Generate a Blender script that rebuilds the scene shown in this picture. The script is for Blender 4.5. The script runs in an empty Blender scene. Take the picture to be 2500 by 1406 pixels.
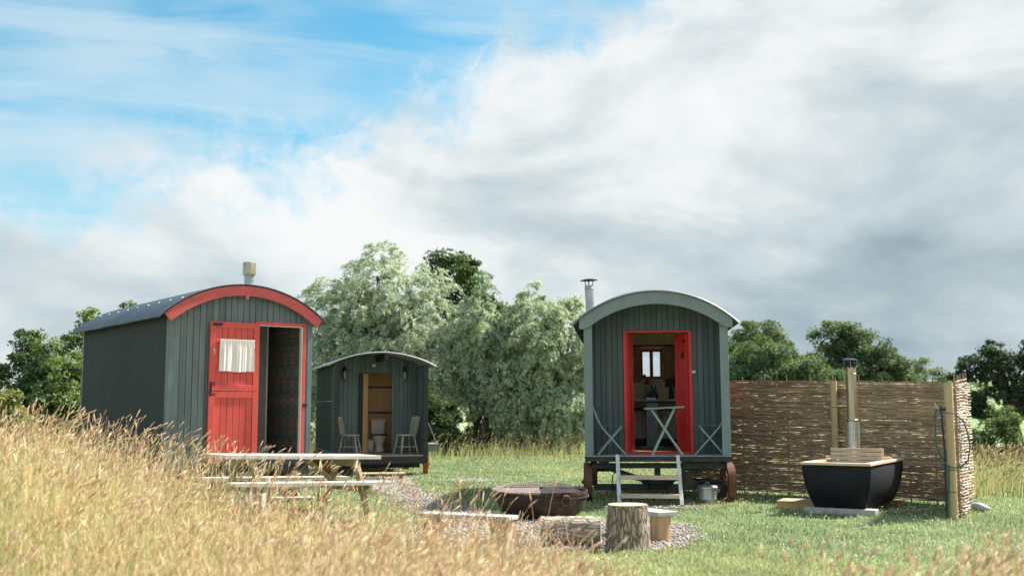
import bpy, math, random
import numpy as np
from mathutils import Vector, Matrix

PI = math.pi
rad = math.radians
S = bpy.context.scene
COL = S.collection

# ------------------------------------------------------------------ camera, sky, sun, exposure
cam_d = bpy.data.cameras.new("camera")
cam = bpy.data.objects.new("camera", cam_d)
COL.objects.link(cam)
cam.location = (0, 0, 1.37)
cam.rotation_euler = (rad(90 + 6.235), 0, 0)
cam_d.sensor_width = 36.0
cam_d.lens = 38.88
cam_d.clip_start = 0.1
cam_d.clip_end = 4000
cam_d.dof.use_dof = True
cam_d.dof.focus_distance = 17.0
cam_d.dof.aperture_fstop = 1.5
S.camera = cam

SUN_H = Vector((0.87, 0.49, 0)).normalized()
SUN_EL = rad(46)
sun_dir = Vector((SUN_H.x * math.cos(SUN_EL), SUN_H.y * math.cos(SUN_EL), math.sin(SUN_EL)))


class NT:
    """small helper for node trees"""
    def __init__(self, tree):
        self.t = tree
        self.n = tree.nodes
        self.l = tree.links

    def new(self, typ, **kw):
        nd = self.n.new(typ)
        for k, v in kw.items():
            setattr(nd, k, v)
        return nd

    def put(self, sock, v):
        if isinstance(v, bpy.types.NodeSocket):
            self.l.new(v, sock)
        elif isinstance(v, (tuple, list)) and len(v) == 3 and sock.type == 'RGBA':
            sock.default_value = (*v, 1)
        else:
            sock.default_value = v

    def math(self, op, a, b=0.0, c=None, clamp=False):
        nd = self.new('ShaderNodeMath', operation=op, use_clamp=clamp)
        self.put(nd.inputs[0], a)
        self.put(nd.inputs[1], b)
        if c is not None:
            self.put(nd.inputs[2], c)
        return nd.outputs[0]

    def ss(self, x, lo, hi, a=0.0, b=1.0):
        nd = self.new('ShaderNodeMapRange', interpolation_type='SMOOTHSTEP')
        self.put(nd.inputs[0], x)
        nd.inputs[1].default_value = lo
        nd.inputs[2].default_value = hi
        nd.inputs[3].default_value = a
        nd.inputs[4].default_value = b
        return nd.outputs[0]

    def mix(self, f, a, b, blend='MIX'):
        nd = self.new('ShaderNodeMix', data_type='RGBA', blend_type=blend)
        self.put(nd.inputs[0], f)
        self.put(nd.inputs[6], a)
        self.put(nd.inputs[7], b)
        return nd.outputs[2]

    def noise(self, vec, scale=5.0, detail=4.0, rough=0.55, dist=0.0):
        nd = self.new('ShaderNodeTexNoise')
        self.put(nd.inputs['Vector'], vec)
        nd.inputs['Scale'].default_value = scale
        nd.inputs['Detail'].default_value = detail
        nd.inputs['Roughness'].default_value = rough
        nd.inputs['Distortion'].default_value = dist
        return nd.outputs[0]

    def mapping(self, vec, scale=(1, 1, 1), rot=(0, 0, 0), loc=(0, 0, 0)):
        nd = self.new('ShaderNodeMapping')
        self.put(nd.inputs[0], vec)
        nd.inputs['Scale'].default_value = scale
        nd.inputs['Rotation'].default_value = rot
        nd.inputs['Location'].default_value = loc
        return nd.outputs[0]

    def dot(self, vec, v):
        nd = self.new('ShaderNodeVectorMath', operation='DOT_PRODUCT')
        self.put(nd.inputs[0], vec)
        nd.inputs[1].default_value = v
        return nd.outputs['Value']


world = bpy.data.worlds.new("World")
S.world = world
world.use_nodes = True
wt = NT(world.node_tree)
wt.n.clear()
w_out = wt.new('ShaderNodeOutputWorld')
w_bg = wt.new('ShaderNodeBackground')
w_bg.inputs[1].default_value = 0.080
wt.l.new(w_bg.outputs[0], w_out.inputs[0])
sky = wt.new('ShaderNodeTexSky', sky_type='NISHITA')
sky.sun_disc = False
sky.sun_elevation = SUN_EL
sky.sun_rotation = math.atan2(SUN_H.x, SUN_H.y)
sky.air_density = 1.0
sky.dust_density = 0.6
sky.ozone_density = 2.0
tc = wt.new('ShaderNodeTexCoord')
D = tc.outputs['Generated']
# clear blue above and to the left of a slanting front of cloud, cirrus streaks in the blue
blue = wt.mix(1.0, sky.outputs[0], (0.31, 0.71, 0.70), 'MULTIPLY')
sepd = wt.new('ShaderNodeSeparateXYZ')
wt.put(sepd.inputs[0], D)
front = wt.math('SUBTRACT', wt.dot(D, (-0.42, -0.315, 1.0)),
                wt.math('MULTIPLY', wt.math('MAXIMUM', wt.dot(D, (-1.0, -0.12, 0.0)), 0.0), 0.06))
n_big = wt.noise(wt.mapping(D, (1, 1, 1.5), loc=(3.1, 0.4, 7.7)), 3.3, 5, 0.55, 0.4)
n_mid = wt.noise(wt.mapping(D, (1, 1, 1.3), loc=(0.3, 2.4, 1.7)), 9.0, 6, 0.55, 0.5)
n_fin = wt.noise(wt.mapping(D, (1, 1, 1.2), loc=(5.3, 1.4, 0.2)), 26.0, 5, 0.6, 0.6)
disp = wt.math('ADD', wt.math('MULTIPLY', wt.math('SUBTRACT', n_big, 0.5), 0.13),
               wt.math('ADD', wt.math('MULTIPLY', wt.math('SUBTRACT', n_mid, 0.5), 0.20),
                       wt.math('MULTIPLY', wt.math('SUBTRACT', n_fin, 0.5), 0.13)))
# scattered cloud added overhead and behind, out of view, for whiter fill light
n_low = wt.noise(wt.mapping(D, (1, 1, 1.4), loc=(1.7, 6.1, 2.9)), 2.2, 4, 0.5, 0.3)
around = wt.math('MULTIPLY', wt.ss(sepd.outputs[1], 0.82, 0.55), wt.math('ADD', 0.72, wt.math('MULTIPLY', wt.math('SUBTRACT', n_low, 0.5), 3.0)))
edge = wt.math('SUBTRACT', wt.math('ADD', front, disp), around)
clear = wt.ss(edge, -0.03, 0.06)
# cirrus: long streaks falling gently to the right
cir_v = wt.mapping(D, (2.0, 1.0, 12.0), rot=(0, rad(12), 0), loc=(0.7, 0, 0.35))
cir = wt.noise(cir_v, 1.7, 6, 0.6, 0.9)
cir_b = wt.noise(wt.mapping(D, (2.6, 1, 4.2), rot=(0, rad(10), 0), loc=(4.6, 1, 2.2)), 1.9, 3, 0.5, 0.4)
cir_f = wt.math('MULTIPLY', wt.ss(wt.math('ADD', wt.math('MULTIPLY', cir, 0.6), wt.math('MULTIPLY', cir_b, 0.55)), 0.47, 0.77), 0.66)
cir_f = wt.math('ADD', cir_f, wt.ss(sepd.outputs[2], 0.42, 0.05, 0.0, 0.25), clamp=True)
blue_c = wt.mix(cir_f, blue, (2.75, 3.35, 3.65))
# body of the cloud: bright at its leading edge, greyer towards the right and with soft slanting bands
depth = wt.math('MULTIPLY', edge, -1.0)
gr = wt.ss(depth, 0.02, 0.46)
band_v = wt.mapping(D, (1.5, 1.0, 4.0), rot=(0, rad(-24), 0), loc=(2.2, 0.3, 1.1))
band = wt.noise(band_v, 2.3, 5, 0.5, 0.5)
puff = wt.noise(wt.mapping(D, (1, 1, 1.6), loc=(8.2, 3.3, 4.1)), 5.5, 6, 0.55, 0.5)
tone = wt.math('ADD', wt.math('ADD', 0.20, wt.math('MULTIPLY', gr, 0.66)),
               wt.math('ADD', wt.math('MULTIPLY', wt.math('SUBTRACT', band, 0.5), 2.6),
                       wt.math('MULTIPLY', wt.math('SUBTRACT', puff, 0.5), 1.5)))
low_r = wt.math('MULTIPLY', wt.ss(sepd.outputs[2], 0.27, 0.03), wt.ss(sepd.outputs[0], -0.05, 0.42, 0.0, 0.22))
tone = wt.math('ADD', tone, low_r)
# the low cloud on the left is a thin grey veil; unseen cloud opposite the sun, lit from the front, is whitened for fill
tone = wt.math('ADD', tone, wt.math('MULTIPLY', wt.ss(sepd.outputs[2], 0.24, 0.10), wt.ss(sepd.outputs[0], 0.0, -0.3, 0.0, 0.16)))
tone = wt.math('SUBTRACT', tone, wt.ss(sepd.outputs[1], 0.6, -0.1, 0.0, 0.75))
ramp = wt.new('ShaderNodeValToRGB')
wt.put(ramp.inputs[0], wt.math('MULTIPLY', wt.math('ADD', tone, 0.08), 0.62))
e = ramp.color_ramp.elements
e[0].position = 0.0
e[0].color = (3.80, 3.88, 3.88, 1)
e[1].position = 1.0
e[1].color = (1.20, 1.62, 1.84, 1)
for pos, c in ((0.15, (3.45, 3.62, 3.66)), (0.36, (2.62, 2.96, 3.08)), (0.62, (1.95, 2.36, 2.54))):
    k = e.new(pos)
    k.color = (*c, 1)
wt.put(w_bg.inputs[0], wt.mix(clear, ramp.outputs[0], blue_c))

sun_d = bpy.data.lights.new("sun", 'SUN')
sun_d.energy = 3.7
sun_d.angle = rad(2.5)
sun_d.color = (1.0, 0.94, 0.84)
sun = bpy.data.objects.new("sun", sun_d)
COL.objects.link(sun)
sun.location = (30, 20, 40)
sun.rotation_euler = (-sun_dir).to_track_quat('-Z', 'Y').to_euler()

vs = S.view_settings
vs.view_transform = 'Standard'
vs.look = 'None'
vs.exposure = 1.62
vs.gamma = 1.0
vs.use_curve_mapping = False
S.render.engine = 'CYCLES'
S.cycles.use_denoising = True
S.cycles.sample_clamp_indirect = 6.0
S.cycles.sample_clamp_direct = 12.0
S.cycles.max_bounces = 8
S.cycles.diffuse_bounces = 4
S.cycles.transparent_max_bounces = 12
S.cycles.use_adaptive_sampling = True
S.cycles.adaptive_threshold = 0.015

# ------------------------------------------------------------------ materials
MATS = {}


def mat(name, base, rough=0.6, metal=0.0, var=0.12, scale=(6, 6, 6), bump=0.0, bscale=(40, 40, 40), spec=0.4,
        rand=0.0, dark=None, dark_amt=0.0, dark_scale=(3, 3, 3), dark_lo=0.5, dark_hi=0.7):
    m = bpy.data.materials.new(name)
    m.use_nodes = True
    t = NT(m.node_tree)
    p = t.n['Principled BSDF']
    oc = t.new('ShaderNodeTexCoord').outputs['Object']
    f = t.noise(t.mapping(oc, scale), 1.0, 5, 0.6)
    lo = tuple(c * (1 - var) for c in base)
    hi = tuple(min(1, c * (1 + var)) for c in base)
    c = t.mix(t.ss(f, 0.28, 0.72), lo, hi)
    if dark is not None:
        g = t.noise(t.mapping(oc, dark_scale, loc=(3, 5, 1)), 1.0, 6, 0.65)
        c = t.mix(t.math('MULTIPLY', t.ss(g, dark_lo, dark_hi), dark_amt), c, dark)
    if rand:
        r = t.new('ShaderNodeObjectInfo').outputs['Random']
        k = t.ss(r, 0, 1, 1 - rand, 1 + rand)
        nd = t.new('ShaderNodeVectorMath', operation='SCALE')
        t.put(nd.inputs[0], c)
        t.put(nd.inputs[3], k)
        c = nd.outputs[0]
    t.put(p.inputs['Base Color'], c)
    p.inputs['Roughness'].default_value = rough
    p.inputs['Metallic'].default_value = metal
    p.inputs['Specular IOR Level'].default_value = spec
    if bump:
        b = t.new('ShaderNodeBump')
        b.inputs['Strength'].default_value = bump
        b.inputs['Distance'].default_value = 0.01
        t.put(b.inputs['Height'], t.noise(t.mapping(oc, bscale), 1.0, 5, 0.6))
        t.put(p.inputs['Normal'], b.outputs[0])
    MATS[name] = m
    return m


def tint_mat(name, base, rough=0.7, trans=0.0, spec=0.2, tcol=None):
    """colour comes from the per-piece 'tint' attribute (each blade, leaf or rod has its own colour)"""
    m = bpy.data.materials.new(name)
    m.use_nodes = True
    t = NT(m.node_tree)
    p = t.n['Principled BSDF']
    a = t.new('ShaderNodeAttribute', attribute_name='tint')
    c = t.mix(1.0, a.outputs['Color'], base, 'MULTIPLY')
    t.put(p.inputs['Base Color'], c)
    p.inputs['Roughness'].default_value = rough
    p.inputs['Specular IOR Level'].default_value = spec
    if trans:
        tr = t.new('ShaderNodeBsdfTranslucent')
        t.put(tr.inputs[0], t.mix(1.0, c, tcol or (1.1, 1.1, 0.7), 'MULTIPLY'))
        mx = t.new('ShaderNodeMixShader')
        mx.inputs[0].default_value = trans
        t.l.new(p.outputs[0], mx.inputs[1])
        t.l.new(tr.outputs[0], mx.inputs[2])
        t.l.new(mx.outputs[0], t.n['Material Output'].inputs[0])
    MATS[name] = m
    return m


PAINT_A = mat('paint_blue_grey', (0.140, 0.180, 0.187), 0.55, var=0.20, scale=(9, 9, 1.2), rand=0.09, bump=0.12,
              bscale=(60, 60, 5), dark=(0.30, 0.36, 0.35), dark_amt=0.35, dark_scale=(14, 14, 9), dark_lo=0.66, dark_hi=0.74)
PAINT_B = mat('paint_sage_grey', (0.190, 0.245, 0.248), 0.5, var=0.08, scale=(7, 7, 1.5), rand=0.03, bump=0.1, bscale=(60, 60, 5),
              dark=(0.5, 0.55, 0.53), dark_amt=0.6, dark_scale=(11, 11, 11), dark_lo=0.70, dark_hi=0.74)
PAINT_C = mat('paint_dark_green_board', (0.094, 0.130, 0.136), 0.55, var=0.14, scale=(9, 9, 1.2), rand=0.14, bump=0.15,
              bscale=(60, 60, 5), dark=(0.05, 0.07, 0.07), dark_amt=0.5, dark_scale=(16, 16, 6), dark_lo=0.58, dark_hi=0.7)
PAINT_D = mat('paint_teal_grey_board', (0.135, 0.185, 0.190), 0.55, var=0.16, scale=(9, 9, 1.2), rand=0.10, bump=0.15, bscale=(60, 60, 5))
GAP = mat('dark_backing', (0.02, 0.026, 0.026), 0.9)
RED = mat('red_paint', (0.66, 0.090, 0.072), 0.42, var=0.10, scale=(5, 5, 1.5), rand=0.05, bump=0.08, bscale=(50, 50, 5),
          dark=(0.45, 0.12, 0.10), dark_amt=0.3, dark_scale=(9, 9, 4))
RED_FASCIA = mat('faded_red_paint', (0.56, 0.105, 0.098), 0.5, var=0.14, scale=(4, 4, 8), bump=0.1, bscale=(20, 20, 60))
OXBLOOD = mat('oxblood_paint', (0.26, 0.030, 0.028), 0.45, var=0.08)
RED_DEEP = mat('deep_red_paint', (0.72, 0.042, 0.042), 0.4, var=0.08, scale=(5, 5, 1.5), bump=0.05)
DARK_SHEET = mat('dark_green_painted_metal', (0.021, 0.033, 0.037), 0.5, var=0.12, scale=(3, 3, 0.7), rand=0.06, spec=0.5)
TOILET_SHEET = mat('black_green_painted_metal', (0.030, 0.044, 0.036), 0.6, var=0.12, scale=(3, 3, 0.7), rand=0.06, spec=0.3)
ROOF_BLUE = mat('slate_blue_metal_roof', (0.080, 0.110, 0.140), 0.42, metal=0.0, var=0.12, scale=(1.5, 3, 1.5), rand=0.05, spec=0.5)
ROOF_GREY = mat('weathered_grey_metal_roof', (0.20, 0.21, 0.21), 0.6, metal=0.1, var=0.15, scale=(2, 3, 2), rand=0.05)
ROOF_PALE = mat('pale_grey_metal_roof', (0.22, 0.23, 0.24), 0.5, metal=0.1, var=0.12, scale=(2, 3, 2), rand=0.05)
GALV = mat('galvanised_metal', (0.40, 0.41, 0.42), 0.38, metal=0.75, var=0.18, scale=(9, 9, 9), spec=0.5)
STEEL = mat('brushed_steel', (0.60, 0.58, 0.54), 0.30, metal=0.95, var=0.12, scale=(40, 40, 1.0))
STEEL_WARM = mat('heat_stained_steel', (0.46, 0.40, 0.28), 0.32, metal=0.9, var=0.22, scale=(30, 30, 2.0))
BLACK = mat('black_metal', (0.018, 0.020, 0.022), 0.45, var=0.2)
BLACK_BEAM = mat('black_painted_steel', (0.028, 0.032, 0.036), 0.5, var=0.25, scale=(8, 8, 8), dark=(0.09, 0.095, 0.10), dark_amt=0.5,
                 dark_scale=(12, 12, 12), dark_lo=0.6, dark_hi=0.72)
RUST = mat('rusted_iron', (0.155, 0.072, 0.044), 0.85, var=0.3, scale=(9, 9, 9), bump=0.4, bscale=(60, 60, 60), dark=(0.085, 0.045, 0.035),
           dark_amt=0.8, dark_scale=(7, 7, 7))
RUST_OR = mat('orange_rusted_iron', (0.36, 0.135, 0.050), 0.85, var=0.25, scale=(9, 9, 9), bump=0.3)
CHAR = mat('sooty_iron', (0.034, 0.025, 0.022), 0.7, var=0.35, scale=(6, 6, 6), bump=0.6, bscale=(25, 25, 25), dark=(0.15, 0.072, 0.045),
           dark_amt=0.55, dark_scale=(9, 9, 5), dark_lo=0.5, dark_hi=0.66)
GRATE = mat('rusted_grate_bars', (0.34, 0.27, 0.24), 0.6, metal=0.2, var=0.3, scale=(9, 9, 9))
WOOD_PALE = mat('bleached_wood', (0.56, 0.53, 0.48), 0.75, var=0.14, scale=(2, 22, 22), bump=0.25, bscale=(4, 60, 60), rand=0.06,
                dark=(0.33, 0.31, 0.27), dark_amt=0.55, dark_scale=(3, 30, 30))
WOOD_OLIVE = mat('green_treated_wood', (0.27, 0.235, 0.135), 0.75, var=0.18, scale=(12, 12, 12), bump=0.2, rand=0.08)
WOOD_GREY = mat('weathered_grey_wood', (0.34, 0.32, 0.31), 0.8, var=0.2, scale=(3, 22, 22), bump=0.35, bscale=(5, 60, 60), rand=0.08)
WOOD_PLANK = mat('grey_bench_plank', (0.40, 0.40, 0.39), 0.75, var=0.16, scale=(3, 22, 22), bump=0.3, bscale=(5, 60, 60), rand=0.06,
                 dark=(0.28, 0.28, 0.28), dark_amt=0.5, dark_scale=(5, 30, 30))
WOOD_TAN = mat('tan_timber', (0.46, 0.33, 0.20), 0.7, var=0.15, scale=(3, 18, 18), bump=0.2, bscale=(5, 50, 50), rand=0.07)
WOOD_POST = mat('pale_round_pine', (0.50, 0.37, 0.20), 0.7, var=0.14, scale=(20, 20, 1.2), bump=0.2, bscale=(60, 60, 4),
                dark=(0.26, 0.15, 0.07), dark_amt=0.7, dark_scale=(14, 14, 10), dark_lo=0.66, dark_hi=0.72)
WOOD_LARCH = mat('new_larch_boards', (0.66, 0.50, 0.34), 0.65, var=0.14, scale=(3, 25, 25), bump=0.15, bscale=(4, 60, 60), rand=0.06)
WOOD_CEDAR = mat('red_brown_timber', (0.34, 0.185, 0.10), 0.7, var=0.16, scale=(4, 25, 25), bump=0.2, rand=0.08)
WOOD_PINE = mat('yellow_pine', (0.56, 0.36, 0.14), 0.65, var=0.12, scale=(22, 22, 2), bump=0.1)
STEP_GREY = mat('pale_grey_painted_timber', (0.66, 0.66, 0.65), 0.65, var=0.12, scale=(14, 14, 3), bump=0.2)
STEP_TREAD = mat('tan_grey_tread', (0.58, 0.48, 0.38), 0.75, var=0.16, scale=(3, 25, 25), bump=0.2)
CHAIR_PAINT = mat('cream_grey_paint', (0.42, 0.40, 0.34), 0.6, var=0.14, scale=(18, 18, 8), bump=0.15)
FOLD_PAINT = mat('grey_green_enamel', (0.27, 0.36, 0.345), 0.45, var=0.1, spec=0.5)
FOLD_SLAT = mat('dark_grey_slat', (0.10, 0.13, 0.13), 0.55, var=0.15)
PORCH = mat('worn_porch_decking', (0.40, 0.37, 0.36), 0.75, var=0.2, scale=(22, 4, 22), bump=0.2, rand=0.06)
PORCH_TAN = mat('tan_porch_decking', (0.40, 0.29, 0.20), 0.75, var=0.15, scale=(4, 22, 22), bump=0.2, rand=0.06)
CREAM = mat('cream_boarding', (0.56, 0.52, 0.36), 0.6, var=0.05, rand=0.04)
WHITE_DADO = mat('pale_boarding', (0.58, 0.58, 0.54), 0.6, var=0.05, rand=0.04)
CURTAIN = mat('fawn_curtain_cloth', (0.33, 0.27, 0.17), 0.85, var=0.08)
LINEN = mat('white_curtain_cloth', (0.80, 0.75, 0.71), 0.9, var=0.04, scale=(30, 30, 3))
TABLE_GREY = mat('grey_blue_table_paint', (0.27, 0.32, 0.34), 0.6, var=0.14, scale=(8, 8, 3))
DARK_WOOD = mat('dark_wood', (0.05, 0.032, 0.025), 0.5, var=0.2)
FLOOR_BROWN = mat('brown_floorboards', (0.20, 0.13, 0.07), 0.55, var=0.2, scale=(20, 2, 20))
PORCELAIN = mat('white_porcelain', (0.76, 0.75, 0.73), 0.15, var=0.03, spec=0.6)
WHITE_PLASTIC = mat('white_plastic', (0.74, 0.74, 0.73), 0.4, var=0.04)
GREY_BOX = mat('grey_blue_box_paint', (0.23, 0.29, 0.30), 0.55, var=0.08)
GREY_WALL = mat('grey_inner_wall', (0.25, 0.27, 0.26), 0.7, var=0.06)
TUB_BLACK = mat('black_tub_skin', (0.012, 0.014, 0.020), 0.62, var=0.2, scale=(5, 5, 5), spec=0.22, bump=0.10, bscale=(5, 5, 2.5))
TUB_IN = mat('grey_tub_lining', (0.20, 0.22, 0.23), 0.4, var=0.1)
BLUE_GLAZE = mat('dark_blue_glaze', (0.015, 0.06, 0.12), 0.2, var=0.3, scale=(20, 20, 20))
GLASS_VASE = mat('smoky_glass_vase', (0.12, 0.13, 0.11), 0.1, var=0.1)
PETAL = mat('dried_flower_heads', (0.16, 0.065, 0.07), 0.85, var=0.4, scale=(40, 40, 40))
HOSE = mat('dark_green_hose', (0.018, 0.10, 0.095), 0.35, var=0.1)
PIPE_BLUE = mat('dark_blue_water_pipe', (0.02, 0.028, 0.055), 0.45, var=0.1)
SACK = mat('pale_grey_plastic_sack', (0.36, 0.38, 0.41), 0.5, var=0.12, bump=0.3, bscale=(12, 12, 12))
CONCRETE = mat('pale_sleeper', (0.44, 0.43, 0.39), 0.85, var=0.15, scale=(8, 8, 8), bump=0.3)
LOGWOOD = mat('split_log_wood', (0.44, 0.30, 0.175), 0.75, var=0.25, scale=(18, 18, 1.5), bump=0.3, bscale=(40, 40, 4))
ENDGRAIN = mat('sawn_end_grain', (0.42, 0.35, 0.28), 0.85, var=0.2, scale=(14, 14, 14), bump=0.3)
BULB = mat('clear_lantern_glass', (0.42, 0.46, 0.46), 0.1, var=0.05, spec=0.7)


def bark_material(name, base, crack, sc):
    m = bpy.data.materials.new(name)
    m.use_nodes = True
    t = NT(m.node_tree)
    p = t.n['Principled BSDF']
    oc = t.new('ShaderNodeTexCoord').outputs['Object']
    v = t.new('ShaderNodeTexVoronoi', feature='DISTANCE_TO_EDGE')
    wob = t.noise(t.mapping(oc, (9, 9, 9)), 1.0, 4, 0.6)
    nd = t.new('ShaderNodeVectorMath', operation='SCALE')
    cmb = t.new('ShaderNodeCombineXYZ')
    t.put(cmb.inputs[0], wob)
    t.put(cmb.inputs[1], wob)
    t.put(nd.inputs[0], cmb.outputs[0])
    nd.inputs[3].default_value = 0.5
    ad = t.new('ShaderNodeVectorMath', operation='ADD')
    t.put(ad.inputs[0], t.mapping(oc, sc))
    t.put(ad.inputs[1], nd.outputs[0])
    t.put(v.inputs['Vector'], ad.outputs[0])
    v.inputs['Scale'].default_value = 1.0
    cr = t.ss(v.outputs['Distance'], 0.02, 0.16)
    fine = t.noise(t.mapping(oc, tuple(s * 4 for s in sc)), 1.0, 5, 0.65)
    c = t.mix(fine, tuple(x * 0.65 for x in base), tuple(x * 1.3 for x in base))
    t.put(p.inputs['Base Color'], t.mix(cr, crack, c))
    p.inputs['Roughness'].default_value = 0.9
    p.inputs['Specular IOR Level'].default_value = 0.15
    b = t.new('ShaderNodeBump')
    b.inputs['Strength'].default_value = 0.9
    b.inputs['Distance'].default_value = 0.02
    t.put(b.inputs['Height'], t.math('ADD', cr, t.math('MULTIPLY', fine, 0.5)))
    t.put(p.inputs['Normal'], b.outputs[0])
    return m


BARK = bark_material('furrowed_bark', (0.42, 0.355, 0.30), (0.19, 0.15, 0.12), (30, 30, 6.5))
TRUNK = mat('tree_bark', (0.075, 0.062, 0.050), 0.9, var=0.3, scale=(8, 8, 2), bump=0.4)

# glass
GLASS = bpy.data.materials.new('window_glass')
GLASS.use_nodes = True
_t = NT(GLASS.node_tree)
_t.n.remove(_t.n['Principled BSDF'])
_tr = _t.new('ShaderNodeBsdfTransparent')
_gl = _t.new('ShaderNodeBsdfGlossy')
_gl.inputs['Roughness'].default_value = 0.02
_mx = _t.new('ShaderNodeMixShader')
_mx.inputs[0].default_value = 0.08
_t.l.new(_tr.outputs[0], _mx.inputs[1])
_t.l.new(_gl.outputs[0], _mx.inputs[2])
_t.l.new(_mx.outputs[0], _t.n['Material Output'].inputs[0])

# wallpaper: dark green ground, columns of red medallions, pale buds
WALLPAPER = bpy.data.materials.new('dark_floral_wallpaper')
WALLPAPER.use_nodes = True
_t = NT(WALLPAPER.node_tree)
_oc = _t.new('ShaderNodeTexCoord').outputs['Object']
_s = _t.new('ShaderNodeSeparateXYZ')
_t.put(_s.inputs[0], _oc)
_cy = _t.math('PINGPONG', _s.outputs[1], 0.13)
_cz = _t.math('PINGPONG', _t.math('ADD', _s.outputs[2], 0.05), 0.34)
_med = _t.math('ADD', _t.math('POWER', _t.math('DIVIDE', _cy, 0.085), 2.0),
               _t.math('POWER', _t.math('DIVIDE', _t.math('SUBTRACT', _cz, 0.17), 0.13), 2.0))
_red = _t.ss(_med, 1.2, 0.7)
_cmb = _t.new('ShaderNodeCombineXYZ')
_t.put(_cmb.inputs[0], _cy)
_t.put(_cmb.inputs[1], _s.outputs[2])
_v = _t.new('ShaderNodeTexVoronoi', voronoi_dimensions='2D')
_t.put(_v.inputs['Vector'], _cmb.outputs[0])
_v.inputs['Scale'].default_value = 34.0
_bud = _t.ss(_v.outputs['Distance'], 0.34, 0.20)
_leaf = _t.noise(_t.mapping(_cmb.outputs[0], (30, 14, 1)), 1.0, 3, 0.6, 1.2)
_c = _t.mix(_t.ss(_leaf, 0.40, 0.62), (0.05, 0.085, 0.08), (0.19, 0.30, 0.235))
_c = _t.mix(_t.math('MULTIPLY', _red, 0.85), _c, (0.15, 0.085, 0.075))
_c = _t.mix(_t.math('MULTIPLY', _bud, _t.math('ADD', _t.math('MULTIPLY', _red, 0.62), 0.22)), _c, (0.80, 0.66, 0.56))
_t.put(_t.n['Principled BSDF'].inputs['Base Color'], _c)
_t.n['Principled BSDF'].inputs['Roughness'].default_value = 0.8

# OSB board
OSB = bpy.data.materials.new('osb_board')
OSB.use_nodes = True
_t = NT(OSB.node_tree)
_oc = _t.new('ShaderNodeTexCoord').outputs['Object']
_v = _t.new('ShaderNodeTexVoronoi')
_t.put(_v.inputs['Vector'], _t.mapping(_oc, (26, 26, 16), rot=(0.2, 0.7, 0.3)))
_v.inputs['Scale'].default_value = 1.0
_c = _t.mix(_t.noise(_v.outputs['Color'], 3.0, 2), (0.42, 0.24, 0.09), (0.74, 0.50, 0.25))
_t.put(_t.n['Principled BSDF'].inputs['Base Color'], _c)
_t.n['Principled BSDF'].inputs['Roughness'].default_value = 0.6

# perforated guard round the tub flue
PERF = bpy.data.materials.new('perforated_steel')
PERF.use_nodes = True
_t = NT(PERF.node_tree)
_uv = _t.new('ShaderNodeTexCoord').outputs['UV']
_s = _t.new('ShaderNodeSeparateXYZ')
_t.put(_s.inputs[0], _uv)
_hu = _t.math('PINGPONG', _t.math('MULTIPLY', _s.outputs[0], 26.0), 0.5)
_hv = _t.math('PINGPONG', _t.math('MULTIPLY', _s.outputs[1], 30.0), 0.5)
_r = _t.math('SQRT', _t.math('ADD', _t.math('POWER', _hu, 2.0), _t.math('POWER', _hv, 2.0)))
_t.put(_t.n['Principled BSDF'].inputs['Base Color'], _t.mix(_t.ss(_r, 0.26, 0.34), (0.03, 0.03, 0.03), (0.62, 0.62, 0.60)))
_t.n['Principled BSDF'].inputs['Metallic'].default_value = 0.7
_t.n['Principled BSDF'].inputs['Roughness'].default_value = 0.38


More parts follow.
